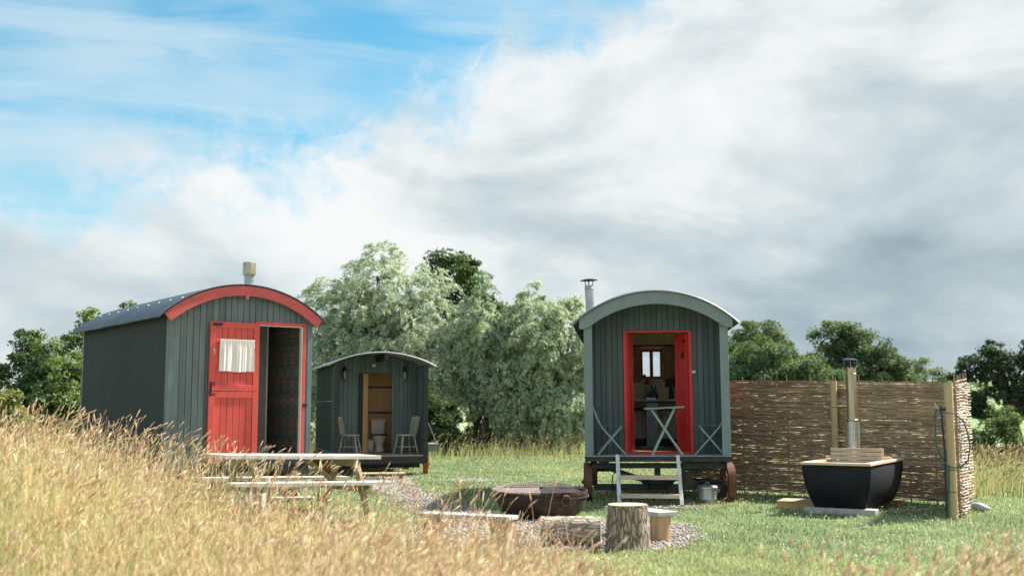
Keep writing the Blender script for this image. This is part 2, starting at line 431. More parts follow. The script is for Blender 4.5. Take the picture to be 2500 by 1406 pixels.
# ------------------------------------------------------------------ geometry helpers
class MB:
    def __init__(self):
        self.v = []
        self.f = []

    def add(self, vs, fs):
        o = len(self.v)
        self.v += [tuple(p) for p in vs]
        self.f += [tuple(i + o for i in q) for q in fs]

    def box(self, x0, x1, y0, y1, z0, z1, M=None):
        vs = [(x0, y0, z0), (x1, y0, z0), (x1, y1, z0), (x0, y1, z0), (x0, y0, z1), (x1, y0, z1), (x1, y1, z1), (x0, y1, z1)]
        if M is not None:
            vs = [tuple(M @ Vector(p)) for p in vs]
        self.add(vs, [(0, 3, 2, 1), (4, 5, 6, 7), (0, 1, 5, 4), (1, 2, 6, 5), (2, 3, 7, 6), (3, 0, 4, 7)])
        return self

    def cbox(self, c, s, M=None):
        return self.box(c[0] - s[0] / 2, c[0] + s[0] / 2, c[1] - s[1] / 2, c[1] + s[1] / 2, c[2] - s[2] / 2, c[2] + s[2] / 2, M)

    def bar(self, a, b, w, h, up=(0, 0, 1)):
        """rectangular bar from a to b; w across, h along up"""
        a, b = Vector(a), Vector(b)
        d = (b - a)
        L = d.length
        d.normalize()
        u = Vector(up)
        s = d.cross(u)
        if s.length < 1e-4:
            s = d.cross(Vector((1, 0, 0)))
        s.normalize()
        u = s.cross(d)
        vs = []
        for p in (a, b):
            for i, j in ((-1, -1), (1, -1), (1, 1), (-1, 1)):
                vs.append(p + s * (i * w / 2) + u * (j * h / 2))
        self.add(vs, [(3, 2, 1, 0), (4, 5, 6, 7), (0, 1, 5, 4), (1, 2, 6, 5), (2, 3, 7, 6), (3, 0, 4, 7)])
        return self

    def prism(self, pts, y0, y1):
        """polygon in xz pushed along y (pts counter-clockwise seen from -y)"""
        n = len(pts)
        vs = [(x, y0, z) for x, z in pts] + [(x, y1, z) for x, z in pts]
        fs = [tuple(range(n)), tuple(range(2 * n - 1, n - 1, -1))]
        for i in range(n):
            j = (i + 1) % n
            fs.append((i, n + i, n + j, j))
        self.add(vs, fs)
        return self

    def tube(self, path, r, n=8, cap=True, r_fn=None):
        path = [Vector(p) for p in path]
        m = len(path)
        rings = []
        prev = None
        for i, p in enumerate(path):
            d = (path[min(i + 1, m - 1)] - path[max(i - 1, 0)]).normalized()
            if prev is None:
                s = d.cross(Vector((0, 0, 1)))
                if s.length < 1e-3:
                    s = d.cross(Vector((0, 1, 0)))
                s.normalize()
            else:
                s = prev - d * prev.dot(d)
                if s.length < 1e-5:
                    s = d.orthogonal()
                s.normalize()
            prev = s
            t = d.cross(s)
            rr = r[i] if isinstance(r, (list, tuple)) else r
            rings.append([p + s * (math.cos(2 * PI * k / n) * rr) + t * (math.sin(2 * PI * k / n) * rr) for k in range(n)])
        vs = [q for ring in rings for q in ring]
        fs = []
        for i in range(m - 1):
            for k in range(n):
                a, b = i * n + k, i * n + (k + 1) % n
                fs.append((a, b, b + n, a + n))
        if cap:
            fs.append(tuple(range(n - 1, -1, -1)))
            fs.append(tuple((m - 1) * n + k for k in range(n)))
        self.add(vs, fs)
        return self

    def lathe(self, prof, n=20, c=(0, 0, 0), close=True):
        vs = []
        for r, z in prof:
            for k in range(n):
                vs.append((c[0] + r * math.cos(2 * PI * k / n), c[1] + r * math.sin(2 * PI * k / n), c[2] + z))
        fs = []
        m = len(prof)
        for i in range(m - 1):
            for k in range(n):
                a, b = i * n + k, i * n + (k + 1) % n
                fs.append((a, b, b + n, a + n))
        if close:
            fs.append(tuple(range(n - 1, -1, -1)))
            fs.append(tuple((m - 1) * n + k for k in range(n)))
        self.add(vs, fs)
        return self

    def grid(self, rows):
        """rows of equal length point lists"""
        m, n = len(rows), len(rows[0])
        vs = [p for r in rows for p in r]
        fs = [(i * n + k, i * n + k + 1, (i + 1) * n + k + 1, (i + 1) * n + k) for i in range(m - 1) for k in range(n - 1)]
        self.add(vs, fs)
        return self


def obj(name, mb, m, parent=None, smooth=False, bevel=0.0, loc=None):
    me = bpy.data.meshes.new(name)
    me.from_pydata(mb.v, [], mb.f)
    me.materials.append(m)
    if smooth:
        me.polygons.foreach_set('use_smooth', [True] * len(me.polygons))
        me.set_sharp_from_angle(angle=rad(38))
    me.update()
    o = bpy.data.objects.new(name, me)
    COL.objects.link(o)
    if parent is not None:
        o.parent = parent
    if loc:
        o.location = loc
    if bevel:
        b = o.modifiers.new('edge', 'BEVEL')
        b.width = bevel
        b.segments = 2
        b.limit_method = 'ANGLE'
    return o


def np_mesh(name, V, F, m, parent=None, tint=None, smooth=False):
    V = np.asarray(V, dtype=np.float32)
    F = np.asarray(F, dtype=np.int32)
    me = bpy.data.meshes.new(name)
    me.vertices.add(len(V))
    me.vertices.foreach_set('co', V.ravel())
    k = F.shape[1]
    me.loops.add(F.size)
    me.loops.foreach_set('vertex_index', F.ravel())
    me.polygons.add(len(F))
    me.polygons.foreach_set('loop_start', np.arange(0, F.size, k, dtype=np.int32))
    me.polygons.foreach_set('loop_total', np.full(len(F), k, dtype=np.int32))
    if smooth:
        me.polygons.foreach_set('use_smooth', np.ones(len(F), dtype=bool))
    if tint is not None:
        ca = me.color_attributes.new('tint', 'FLOAT_COLOR', 'POINT')
        T = np.ones((len(V), 4), dtype=np.float32)
        T[:, :3] = tint
        ca.data.foreach_set('color', T.ravel())
    me.update(calc_edges=True)
    me.validate()
    me.materials.append(m)
    o = bpy.data.objects.new(name, me)
    COL.objects.link(o)
    if parent is not None:
        o.parent = parent
    return o


def empty(name, loc, rz=0.0, tilt=(0, 0)):
    o = bpy.data.objects.new(name, None)
    o.empty_display_size = 0.2
    COL.objects.link(o)
    o.location = loc
    o.rotation_euler = (tilt[0], tilt[1], rz)
    return o


def tag(o, label=None, cat=None, group=None, kind=None):
    if label:
        o['label'] = label
    if cat:
        o['category'] = cat
    if group:
        o['group'] = group
    if kind:
        o['kind'] = kind
    return o


def thing(name, label, cat, loc, rz=0.0, group=None, tilt=(0, 0)):
    return tag(empty(name, loc, rz, tilt), label, cat, group)


def copy_tree(o, parent=None):
    c = o.copy()
    COL.objects.link(c)
    if parent is not None:
        c.parent = parent
    for ch in o.children:
        copy_tree(ch, c)
    return c


def sst(x, a, b):
    t = np.clip((np.asarray(x, dtype=float) - a) / (b - a), 0, 1)
    return t * t * (3 - 2 * t)


def gz(x, y):
    """height of the ground"""
    x = np.asarray(x, dtype=float)
    y = np.asarray(y, dtype=float)
    g = -0.14 * sst(y, 17.5, 24)
    g = g + 0.43 * sst(-x, 2.4, 4.9) * (1 - sst(y, 11.2, 14.0))
    g = g - 1.0 * sst(x, 8.5, 17) * sst(y, 20, 46) * (1 - sst(y, 75, 130))
    g = g + np.clip(y - 85, 0, 300) * 0.036 * sst(x / np.maximum(y, 1), 0.12, 0.40)
    g = g + np.clip(y - 150, 0, 600) * 0.004
    return g


def g1(x, y):
    return float(gz(x, y))


# ------------------------------------------------------------------ ground
def edge_y(x):
    """far edge of the long meadow grass at x"""
    return np.interp(x, [-12, -4.6, -3.2, -2.2, -1.5, -0.9, -0.3, 0.15, 0.5, 0.8, 0.9, 0.95],
                     [13.6, 13.2, 12.2, 11.6, 11.1, 10.6, 10.2, 9.8, 8.8, 6.2, 4.6, 3.0])


def in_meadow(x, y):
    return (y < edge_y(x)) & (x < 0.9)


GX, GY, GR = 0.42, 12.5, 1.72          # gravel circle round the fire bowl


def gravel_dist(x, y):
    """negative inside the gravel: circle, and the path to the toilet hut"""
    x = np.asarray(x, float)
    y = np.asarray(y, float)
    a = np.hypot(x - GX, y - GY) - GR
    P = [(-0.4, 13.6, 0.6), (-1.0, 15.2, 0.42), (-1.75, 18.2, 0.42), (-2.45, 21.5, 0.5), (-2.75, 24.0, 0.7)]
    for (x0, y0, w0), (x1, y1, w1) in zip(P[:-1], P[1:]):
        dx, dy = x1 - x0, y1 - y0
        t = np.clip(((x - x0) * dx + (y - y0) * dy) / (dx * dx + dy * dy), 0, 1)
        a = np.minimum(a, np.hypot(x - x0 - t * dx, y - y0 - t * dy) - (w0 + t * (w1 - w0)))
    a = np.minimum(a, np.hypot((x + 0.9) * 0.75, (y - 23.6) * 0.8) - 0.42)
    a = np.minimum(a, np.hypot((x - 2.3) * 0.8, (y - 15.75) * 1.6) - 0.5)
    wob = 0.10 * np.sin(x * 3.1 + 1.3 * np.sin(y * 2.2)) + 0.07 * np.sin(y * 5.3 + x * 2.0) + 0.05 * np.sin(x * 9.7 + y * 6.1)
    return a + wob


GROUND = bpy.data.materials.new('meadow_and_lawn_ground')
GROUND.use_nodes = True
t_ = NT(GROUND.node_tree)
oc_ = t_.new('ShaderNodeTexCoord').outputs['Object']
zone_ = t_.new('ShaderNodeAttribute', attribute_name='tint')
n1_ = t_.noise(t_.mapping(oc_, (1.1, 1.1, 1)), 1.0, 5, 0.6)
n2_ = t_.noise(t_.mapping(oc_, (22, 22, 1)), 1.0, 6, 0.7)
cl_ = t_.mix(t_.ss(n1_, 0.35, 0.65), (0.145, 0.195, 0.095), (0.215, 0.255, 0.130))
cl_ = t_.mix(t_.ss(n2_, 0.35, 0.72), t_.mix(0.5, cl_, (0.075, 0.11, 0.04)), cl_)
cl_ = t_.mix(1.0, cl_, zone_.outputs['Color'], 'MULTIPLY')
t_.put(t_.n['Principled BSDF'].inputs['Base Color'], cl_)
t_.n['Principled BSDF'].inputs['Roughness'].default_value = 0.95
t_.n['Principled BSDF'].inputs['Specular IOR Level'].default_value = 0.1
b_ = t_.new('ShaderNodeBump')
b_.inputs['Strength'].default_value = 0.5
b_.inputs['Distance'].default_value = 0.03
t_.put(b_.inputs['Height'], n2_)
t_.put(t_.n['Principled BSDF'].inputs['Normal'], b_.outputs[0])

ux = np.linspace(-1, 1, 181)
xs = np.sign(ux) * (18 * np.abs(ux) + 900 * np.abs(ux) ** 6)
uy = np.linspace(0, 1, 231)
ys = -25 + 75 * uy + 1500 * uy ** 6
Xg, Yg = np.meshgrid(xs, ys)
Vg = np.stack([Xg, Yg, gz(Xg, Yg)], -1).reshape(-1, 3)
nx, ny = len(xs), len(ys)
ii, jj = np.meshgrid(np.arange(ny - 1), np.arange(nx - 1), indexing='ij')
a_ = (ii * nx + jj).ravel()
Fg = np.stack([a_, a_ + 1, a_ + nx + 1, a_ + nx], -1)
Tg = np.ones((len(Vg), 3))
mead = in_meadow(Vg[:, 0], Vg[:, 1] + 0.2)
Tg[mead] = (1.9, 1.4, 1.6)
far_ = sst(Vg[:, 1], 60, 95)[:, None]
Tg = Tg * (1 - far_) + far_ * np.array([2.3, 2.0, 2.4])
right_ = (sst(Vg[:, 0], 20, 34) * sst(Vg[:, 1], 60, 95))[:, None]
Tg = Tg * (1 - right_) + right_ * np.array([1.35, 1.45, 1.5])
tag(np_mesh('ground', Vg, Fg, GROUND, tint=Tg, smooth=True), kind='structure')

# gravel bed as a thin sheet over the ground, stones on it
GRAVEL = bpy.data.materials.new('gravel_bed_material')
GRAVEL.use_nodes = True
t_ = NT(GRAVEL.node_tree)
oc_ = t_.new('ShaderNodeTexCoord').outputs['Object']
v_ = t_.new('ShaderNodeTexVoronoi')
t_.put(v_.inputs['Vector'], oc_)
v_.inputs['Scale'].default_value = 38.0
c_ = t_.mix(t_.noise(v_.outputs['Color'], 4.0, 1), (0.19, 0.165, 0.145), (0.39, 0.35, 0.315))
c_ = t_.mix(t_.ss(v_.outputs['Distance'], 0.35, 0.6), c_, (0.14, 0.12, 0.10))
t_.put(t_.n['Principled BSDF'].inputs['Base Color'], c_)
t_.n['Principled BSDF'].inputs['Roughness'].default_value = 0.9
gx_, gy_ = np.meshgrid(np.arange(-4, 3.2, 0.08), np.arange(10, 26, 0.08))
gd_ = gravel_dist(gx_, gy_)
idx_ = -np.ones(gx_.shape, int)
Vq, Fq = [], []
for i in range(gx_.shape[0] - 1):
    for j in range(gx_.shape[1] - 1):
        if gd_[i, j] < 0.02:
            q = []
            for di, dj in ((0, 0), (0, 1), (1, 1), (1, 0)):
                if idx_[i + di, j + dj] < 0:
                    idx_[i + di, j + dj] = len(Vq)
                    Vq.append((gx_[i + di, j + dj], gy_[i + di, j + dj], g1(gx_[i + di, j + dj], gy_[i + di, j + dj]) + 0.008))
                q.append(idx_[i + di, j + dj])
            Fq.append(q)
tag(np_mesh('gravel_path', Vq, Fq, GRAVEL), kind='structure')

rng = np.random.default_rng(11)
N = 48000
sx_ = rng.uniform(-4, 3.2, N)
sy_ = rng.uniform(10, 25, N)
keep = gravel_dist(sx_, sy_) < rng.uniform(-0.12, 0.13, N)
sx_, sy_ = sx_[keep], sy_[keep]
n_ = len(sx_)
octa = np.array([(1, 0, 0), (-1, 0, 0), (0, 1, 0), (0, -1, 0), (0, 0, 1), (0, 0, -1)], float)
octf = np.array([(0, 2, 4), (2, 1, 4), (1, 3, 4), (3, 0, 4), (2, 0, 5), (1, 2, 5), (3, 1, 5), (0, 3, 5)])
size = rng.uniform(0.010, 0.024, n_)
ang = rng.uniform(0, 2 * PI, n_)
jit = rng.uniform(0.6, 1.3, (n_, 6, 3))
P = octa[None] * jit * size[:, None, None] * np.array([1.2, 0.9, 0.75])
ca_, sa_ = np.cos(ang)[:, None], np.sin(ang)[:, None]
PX = P[:, :, 0] * ca_ - P[:, :, 1] * sa_ + sx_[:, None]
PY = P[:, :, 0] * sa_ + P[:, :, 1] * ca_ + sy_[:, None]
PZ = P[:, :, 2] + (gz(sx_, sy_) + 0.014)[:, None]
V = np.stack([PX, PY, PZ], -1).reshape(-1, 3)
F = (octf[None] + (np.arange(n_) * 6)[:, None, None]).reshape(-1, 3)
pal = 0.82 * np.array([(0.52, 0.47, 0.42), (0.40, 0.36, 0.32), (0.60, 0.55, 0.50), (0.30, 0.24, 0.20), (0.47, 0.45, 0.44)])
T = np.repeat(pal[rng.integers(0, 5, n_)] * rng.uniform(0.8, 1.15, (n_, 1)), 6, axis=0)
STONE = tint_mat('gravel_stone', (1, 1, 1), 0.9)
tag(np_mesh('gravel_stones', V, F, STONE, tint=T), kind='stuff')


# ------------------------------------------------------------------ trees
FOLIAGE = tint_mat('foliage', (1, 1, 1), 0.65, 0.38, spec=0.15, tcol=(1.15, 1.15, 0.55))
WILLOW = tint_mat('willow_foliage', (1, 1, 1), 0.8, 0.42, spec=0.05, tcol=(0.95, 1.0, 0.88))


def nrm(a):
    return a / np.maximum(np.linalg.norm(a, axis=-1, keepdims=True), 1e-9)


def crown_arrays(rng, lobes, n_leaf, ll, lw, clump, base, var=0.22, droop=0.0, shell=0.5, plume=False, hue=0.1):
    vols = np.array([(l[3] * l[4] + l[3] * l[5] + l[4] * l[5]) for l in lobes])
    cnt = np.maximum((vols / vols.sum() * n_leaf).astype(int), 50)
    Vs, Ts = [], []
    for l, n in zip(lobes, cnt):
        c = np.array(l[:3])
        r = np.array(l[3:6])
        K = max(int(1.1 * (r[0] * r[1] + r[0] * r[2] + r[1] * r[2]) * 1.3 / clump ** 2), 8)
        d = nrm(rng.normal(size=(K, 3)))
        rr = (shell + (1 - shell) * rng.random((K, 1)) ** 0.6)
        cc = d * rr * r
        csz = clump * rng.uniform(0.55, 1.35, K)
        ct = rng.normal(0, var * 0.6, K)
        k = rng.integers(0, K, n)
        off = nrm(rng.normal(0, 1, (n, 3))) * (rng.random((n, 1)) ** 0.42) * 0.95 * csz[k][:, None]
        if plume:
            off *= np.array([0.75, 0.75, 1.25])
        else:
            off *= np.array([1.1, 1.1, 0.7])
        if plume:
            # leaves sit along arching shoots that leave the clump outwards and hang at the tip
            sid = rng.integers(0, 9, n)
            sd_ = rng.normal(0, 0.55, (K, 9, 3)) + d[:, None] * 0.8 + np.array([0, 0, 0.25])
            sd_ = nrm(sd_)[k, sid]
            tt = rng.random((n, 1)) ** 0.8
            Ls = (csz[k] * 1.75)[:, None]
            off = sd_ * Ls * tt + np.array([0, 0, 1.0]) * Ls * (0.35 * tt - 0.95 * tt ** 2) + rng.normal(0, 0.10, (n, 3)) * csz[k][:, None]
        p = cc[k] + off
        out = nrm(cc[k] + off * 0.6)
        nn = nrm(out * 0.55 + np.array([0, 0, 0.45]) + rng.normal(0, 0.55, (n, 3)))
        if plume:
            ax = nrm(out * 0.5 + rng.normal(0, 0.45, (n, 3)) - np.array([0, 0, droop]))
        else:
            ax = rng.normal(0, 1, (n, 3))
        ax = nrm(ax - nn * np.sum(ax * nn, 1, keepdims=True))
        bx = np.cross(nn, ax)
        s = np.clip(rng.lognormal(-0.05, 0.35, (n, 1)), 0.4, 2.2)
        p = p + c
        q = np.stack([p - ax * ll / 2 * s, p + bx * lw / 2 * s, p + ax * ll / 2 * s, p - bx * lw / 2 * s], 1)
        Vs.append(q.reshape(-1, 3))
        tone = np.clip(1 + ct[k] + rng.normal(0, var, n), 0.35, 1.9)[:, None]
        h = rng.normal(0, hue, (n, 1)) + ct[k][:, None] * 0.4
        col = np.array(base)[None] * tone * np.concatenate([1 + h, np.ones_like(h), 1 - h * 0.7], 1)
        Ts.append(np.repeat(np.clip(col, 0.005, 0.9), 4, axis=0))
    V = np.concatenate(Vs)
    T = np.concatenate(Ts)
    F = np.arange(len(V)).reshape(-1, 4)
    return V, F, T


def tree(name, label, cat, x, y, lobes, n, ll, lw, clump, base, trunk_r=0.14, trunk_top=None, seed=1, mat_=None, group=None,
         stems=1, limbs=5, lift=0.0, **kw):
    """lobes in metres relative to the foot of the tree"""
    rng = np.random.default_rng(seed)
    z0 = g1(x, y)
    lobes = [(l[0], l[1], l[2] + lift, *l[3:]) for l in lobes] + ([(l[0], l[1], l[2], *l[3:]) for l in lobes if l[2] < 3.3] if lift else [])
    root = thing(name, label, cat, (x, y, z0), 0, group)
    V, F, T = crown_arrays(rng, lobes, n, ll, lw, clump, base, **kw)
    np_mesh('crown', V, F, mat_ or FOLIAGE, root, tint=T)
    mb = MB()
    for s in range(stems):
        bx, by = (rng.normal(0, 0.25 * (stems > 1)), rng.normal(0, 0.15 * (stems > 1)))
        l0 = lobes[s % len(lobes)]
        top = Vector((l0[0], l0[1], (trunk_top or l0[2])))
        pts, rs = [], []
        for k in range(7):
            t = k / 6
            pts.append((bx + (top.x - bx) * t ** 1.5 + rng.normal(0, 0.04) * (k > 0), by + (top.y - by) * t ** 1.5, -0.15 + (top.z + 0.15) * t))
            rs.append(trunk_r * (1.25 - 0.95 * t))
        mb.tube(pts, rs, 8)
        for k in range(limbs):
            l = lobes[int(rng.integers(0, len(lobes)))]
            st = Vector(pts[2 + k % 4])
            e = Vector((l[0] + rng.normal(0, l[3] * 0.22), l[1] + rng.normal(0, l[4] * 0.22), l[2] + rng.normal(-l[5] * 0.2, l[5] * 0.2)))
            m1 = st.lerp(e, 0.5) + Vector((0, 0, 0.12 * (e - st).length))
            mb.tube([st, st.lerp(m1, 0.55), m1, e], [trunk_r * 0.5, trunk_r * 0.38, trunk_r * 0.25, trunk_r * 0.1], 6)
    obj('trunk', mb, TRUNK, root, smooth=True)
    return root


WC = (0.52, 0.58, 0.44)
# big feathery willow behind the toilet hut
tree('willow_tree', 'tall silvery green willow with feathery plumes behind the toilet hut', 'tree', -4.9, 40.0,
     [(0.05, 0, 6.3, 1.05, 1.1, 1.15), (-1.05, 0, 5.3, 1.15, 1.1, 1.1), (-1.95, 0.2, 4.6, 1.0, 1.0, 1.35), (1.3, 0, 5.6, 1.2, 1.1, 1.2),
      (0.5, -0.7, 4.5, 1.5, 1.2, 1.3), (-1.5, -0.5, 3.5, 1.4, 1.2, 1.3), (1.7, -0.5, 3.9, 1.25, 1.1, 1.3), (0.2, -0.9, 3.2, 1.5, 1.2, 1.2),
      (2.1, -0.6, 2.8, 1.0, 1.0, 1.0), (-2.0, 0, 2.2, 1.2, 1.0, 1.3), (0.0, -0.6, 1.6, 1.9, 1.0, 1.1), (2.0, -0.3, 4.9, 0.8, 0.8, 1.0), (-0.6, 0.4, 4.4, 1.4, 1.0, 1.3), (0.9, 0.4, 3.4, 1.5, 1.0, 1.4), (-1.1, 0.4, 2.4, 1.5, 1.0, 1.2), (1.9, -0.4, 1.5, 1.0, 0.8, 1.0), (-2.3, 0, 1.1, 1.1, 0.8, 1.1)],
     165000, 0.120, 0.037, 0.36, WC, 0.2, seed=3, mat_=WILLOW, group='willows behind the lawn', stems=4, plume=True, droop=0.35, shell=0.45, var=0.12, hue=0.05)
tree('willow_tree', 'middle silvery willow with a pointed top and dark stems showing below', 'tree', -1.1, 39.5,
     [(0.1, 0, 5.0, 0.72, 0.8, 1.05), (0.0, 0, 3.9, 1.0, 0.9, 1.0), (0.5, -0.3, 3.0, 1.1, 1.0, 1.0), (-0.75, 0, 3.1, 0.9, 0.9, 1.0),
      (1.1, -0.5, 2.3, 1.0, 0.9, 0.9), (0.1, -0.1, 2.2, 0.9, 0.8, 0.6), (0.75, 0, 4.0, 0.6, 0.7, 0.9), (0.9, -0.2, 1.3, 0.9, 0.7, 0.9)],
     74000, 0.120, 0.037, 0.33, (0.46, 0.535, 0.385), 0.06, seed=5, mat_=WILLOW, group='willows behind the lawn', stems=6, plume=True, droop=0.3, shell=0.42, var=0.13, hue=0.05)
tree('willow_tree', 'broad silvery willow beside the left post of the porch hut', 'tree', 1.35, 39.2,
     [(-0.1, 0, 4.75, 1.1, 1.0, 1.1), (0.7, 0, 4.1, 1.0, 1.0, 1.2), (-0.6, -0.2, 3.6, 1.0, 1.0, 1.1), (0.3, -0.5, 2.9, 1.3, 1.0, 1.1),
      (-0.7, -0.5, 2.2, 1.1, 0.9, 0.9), (0.9, -0.4, 2.0, 1.2, 1.0, 1.2), (0.0, -0.5, 1.3, 1.5, 0.9, 1.0), (1.3, 0, 3.2, 0.9, 0.9, 1.1), (-0.7, 0, 0.9, 0.8, 0.8, 0.8)],
     103000, 0.120, 0.037, 0.34, (0.50, 0.57, 0.405), 0.12, seed=7, mat_=WILLOW, group='willows behind the lawn', stems=5, plume=True, droop=0.3, shell=0.42, var=0.13, hue=0.05)
# dark trees behind the willows
DG = (0.10, 0.155, 0.066)
tree('oak_tree', 'dark green tree rising between the willow tops', 'tree', -2.7, 50.0,
     [(0, 0, 7.5, 1.0, 1.2, 1.0), (-0.5, 0, 8.2, 0.55, 0.6, 0.6), (0.7, 0, 7.9, 0.6, 0.6, 0.7), (1.2, 0, 6.9, 0.7, 0.8, 0.8), (0.6, 0, 6.0, 1.3, 1.3, 1.1),
      (2.1, 0, 5.6, 0.9, 0.9, 0.9), (3.0, 0, 4.8, 0.8, 0.8, 0.9), (1.5, 0, 4.4, 1.5, 1.4, 1.4), (2.6, 0, 3.3, 1.3, 1.2, 1.4)],
     24000, 0.14, 0.10, 0.45, DG, 0.22, seed=11)
tree('hedge_shrub', 'dark green shrub low under the willow beside the toilet hut', 'shrub', -2.55, 36.5,
     [(0, 0, 1.0, 0.75, 0.7, 0.95), (0.35, 0, 0.6, 0.65, 0.6, 0.6), (-0.3, 0, 1.6, 0.5, 0.5, 0.6)], 7500, 0.11, 0.06, 0.28, (0.075, 0.115, 0.045), 0.05, seed=13, stems=3)
tree('hedge_shrub', 'shadowy undergrowth bush at the foot of the middle willow', 'shrub', -0.2, 40.6,
     [(0, 0, 0.6, 1.3, 0.6, 0.6), (1.4, 0, 0.8, 1.1, 0.6, 0.8), (-1.0, 0.3, 0.55, 0.5, 0.6, 0.5)], 8000, 0.12, 0.06, 0.3, (0.070, 0.105, 0.045), 0.05, seed=14, stems=2)
# left hedge trees
for i, (px, yy, top, rx, lab, col) in enumerate([
        (-30, 27.0, 1.95, 1.1, 'grey green bushy tree at the far left edge of the hedge', (0.115, 0.155, 0.080)),
        (70, 28.0, 3.55, 0.78, 'hedge tree with the tallest pointed spire left of the red fascia hut', (0.085, 0.130, 0.060)),
        (118, 27.5, 3.25, 0.62, 'slim hedge tree with a rounded point, next to the tallest spire', (0.090, 0.140, 0.058)),
        (165, 27.0, 2.95, 0.7, 'pale leafy hedge tree close to the far corner of the corrugated wall', (0.125, 0.175, 0.075)),
        (215, 33.0, 4.45, 0.95, 'bright yellow green tree peeping above the far end of the blue roof', (0.135, 0.195, 0.050)),
        (28, 25.5, 1.75, 0.95, 'low yellowish bush in front of the hedge at the far left', (0.165, 0.190, 0.075))]):
    X = (px - 1250) / 2700 * yy
    lobes = [(0, 0, top - 0.35, rx * 0.35, rx * 0.35, 0.45), (0.1, 0, top - 1.0, rx * 0.62, rx * 0.6, 0.65), (-0.25, 0, top - 1.5, rx * 0.85, rx * 0.8, 0.75),
             (0.3, -0.2, top - 1.9, rx * 0.9, rx * 0.8, 0.8)]
    if top > 2.5:
        lobes += [(-0.2, -0.2, top - 2.6, rx, rx * 0.8, 0.8), (0.25, -0.1, 0.6, rx * 1.05, rx * 0.8, 0.9)]
    lobes = [l for l in lobes if l[2] > 0.1]
    tree('hedge_tree', lab, 'tree', X, yy, lobes, 20000, 0.090, 0.050, 0.27, tuple(1.4 * c for c in col), 0.07, seed=20 + i, group='hedge trees on the left', limbs=4, var=0.25)
tree('young_tree', 'sparse thin tree tops showing above the blue roof', 'tree', -11.9, 34.0,
     [(0, 0, 4.35, 0.35, 0.35, 0.5), (0.0, 0, 3.6, 0.5, 0.5, 0.5), (0.55, 0, 4.15, 0.22, 0.22, 0.35), (-0.6, 0, 3.8, 0.28, 0.28, 0.45), (1.0, 0, 4.2, 0.18, 0.2, 0.2), (0, 0, 2.4, 0.9, 0.7, 1.2)],
     4200, 0.10, 0.055, 0.22, (0.10, 0.145, 0.055), 0.05, seed=31, stems=3)
# round oaks on the right, beyond the woven fence
tree('oak_tree', 'round dark oak beyond the fence, nearest the porch hut roof', 'tree', 16.6, 74.0,
     [(0, 0, 6.6, 1.5, 1.5, 0.9), (0.4, 0, 5.6, 1.9, 1.8, 1.1), (-1.2, 0, 5.8, 1.3, 1.3, 0.9), (1.4, 0, 4.4, 1.7, 1.5, 1.3), (-0.8, -0.5, 4.3, 1.9, 1.5, 1.2), (0.4, 0, 2.6, 2.6, 2, 1.6)],
     46000, 0.14, 0.11, 0.55, (0.130, 0.180, 0.102), 0.3, seed=41, lift=1.0, group='oaks beyond the fence')
tree('oak_tree', 'largest round oak beyond the fence, behind the tub chimney', 'tree', 23.0, 74.0,
     [(-1.6, 0, 6.2, 1.3, 1.4, 1.1), (-0.2, 0, 6.2, 1.3, 1.4, 1.1), (1.2, 0, 5.6, 1.3, 1.4, 1.1), (-2.0, 0, 4.8, 1.2, 1.2, 1.2), (-0.4, -0.8, 4.8, 1.6, 1.3, 1.4),
      (1.4, -0.6, 4.2, 1.5, 1.3, 1.3), (2.5, 0, 4.4, 1.0, 1.1, 1.0), (2.9, -0.3, 3.1, 1.0, 1.1, 1.0), (0.6, -0.6, 3.0, 2.4, 1.5, 1.4), (-1.6, 0, 3.0, 1.8, 1.5, 1.5)],
     66000, 0.14, 0.11, 0.52, (0.136, 0.188, 0.104), 0.35, seed=43, lift=1.0, group='oaks beyond the fence')
tree('hedge_tree', 'mid green leafy tree over the left half of the woven fence', 'tree', 15.0, 60.0,
     [(-1.9, 0, 4.4, 1.4, 1.2, 1.0), (-0.6, 0, 4.0, 1.4, 1.2, 1.0), (0.8, 0, 3.5, 1.2, 1.2, 0.9), (1.9, 0, 2.9, 1.0, 1.0, 0.9), (-1.6, -0.5, 3.0, 1.7, 1.2, 1.1), (0.4, -0.5, 2.6, 1.8, 1.2, 1.1), (2.2, -0.3, 2.0, 1.2, 1.1, 1.0), (-2.9, 0, 3.2, 1.1, 1.1, 1.2)],
     60000, 0.115, 0.085, 0.42, (0.150, 0.215, 0.115), 0.18, seed=45, lift=0.95, limbs=4)
tree('distant_tree', 'small pale open tree far off above the right half of the fence', 'tree', 34.3, 92.0,
     [(0, 0, 4.2, 1.0, 0.9, 0.9), (0.9, 0, 3.5, 0.8, 0.8, 0.7), (-0.8, 0, 3.4, 0.8, 0.8, 0.7), (1.7, 0, 2.8, 0.8, 0.8, 0.7), (-1.2, 0, 2.5, 0.8, 0.8, 0.7)],
     3600, 0.20, 0.10, 0.5, (0.125, 0.165, 0.085), 0.09, seed=47, lift=1.3)
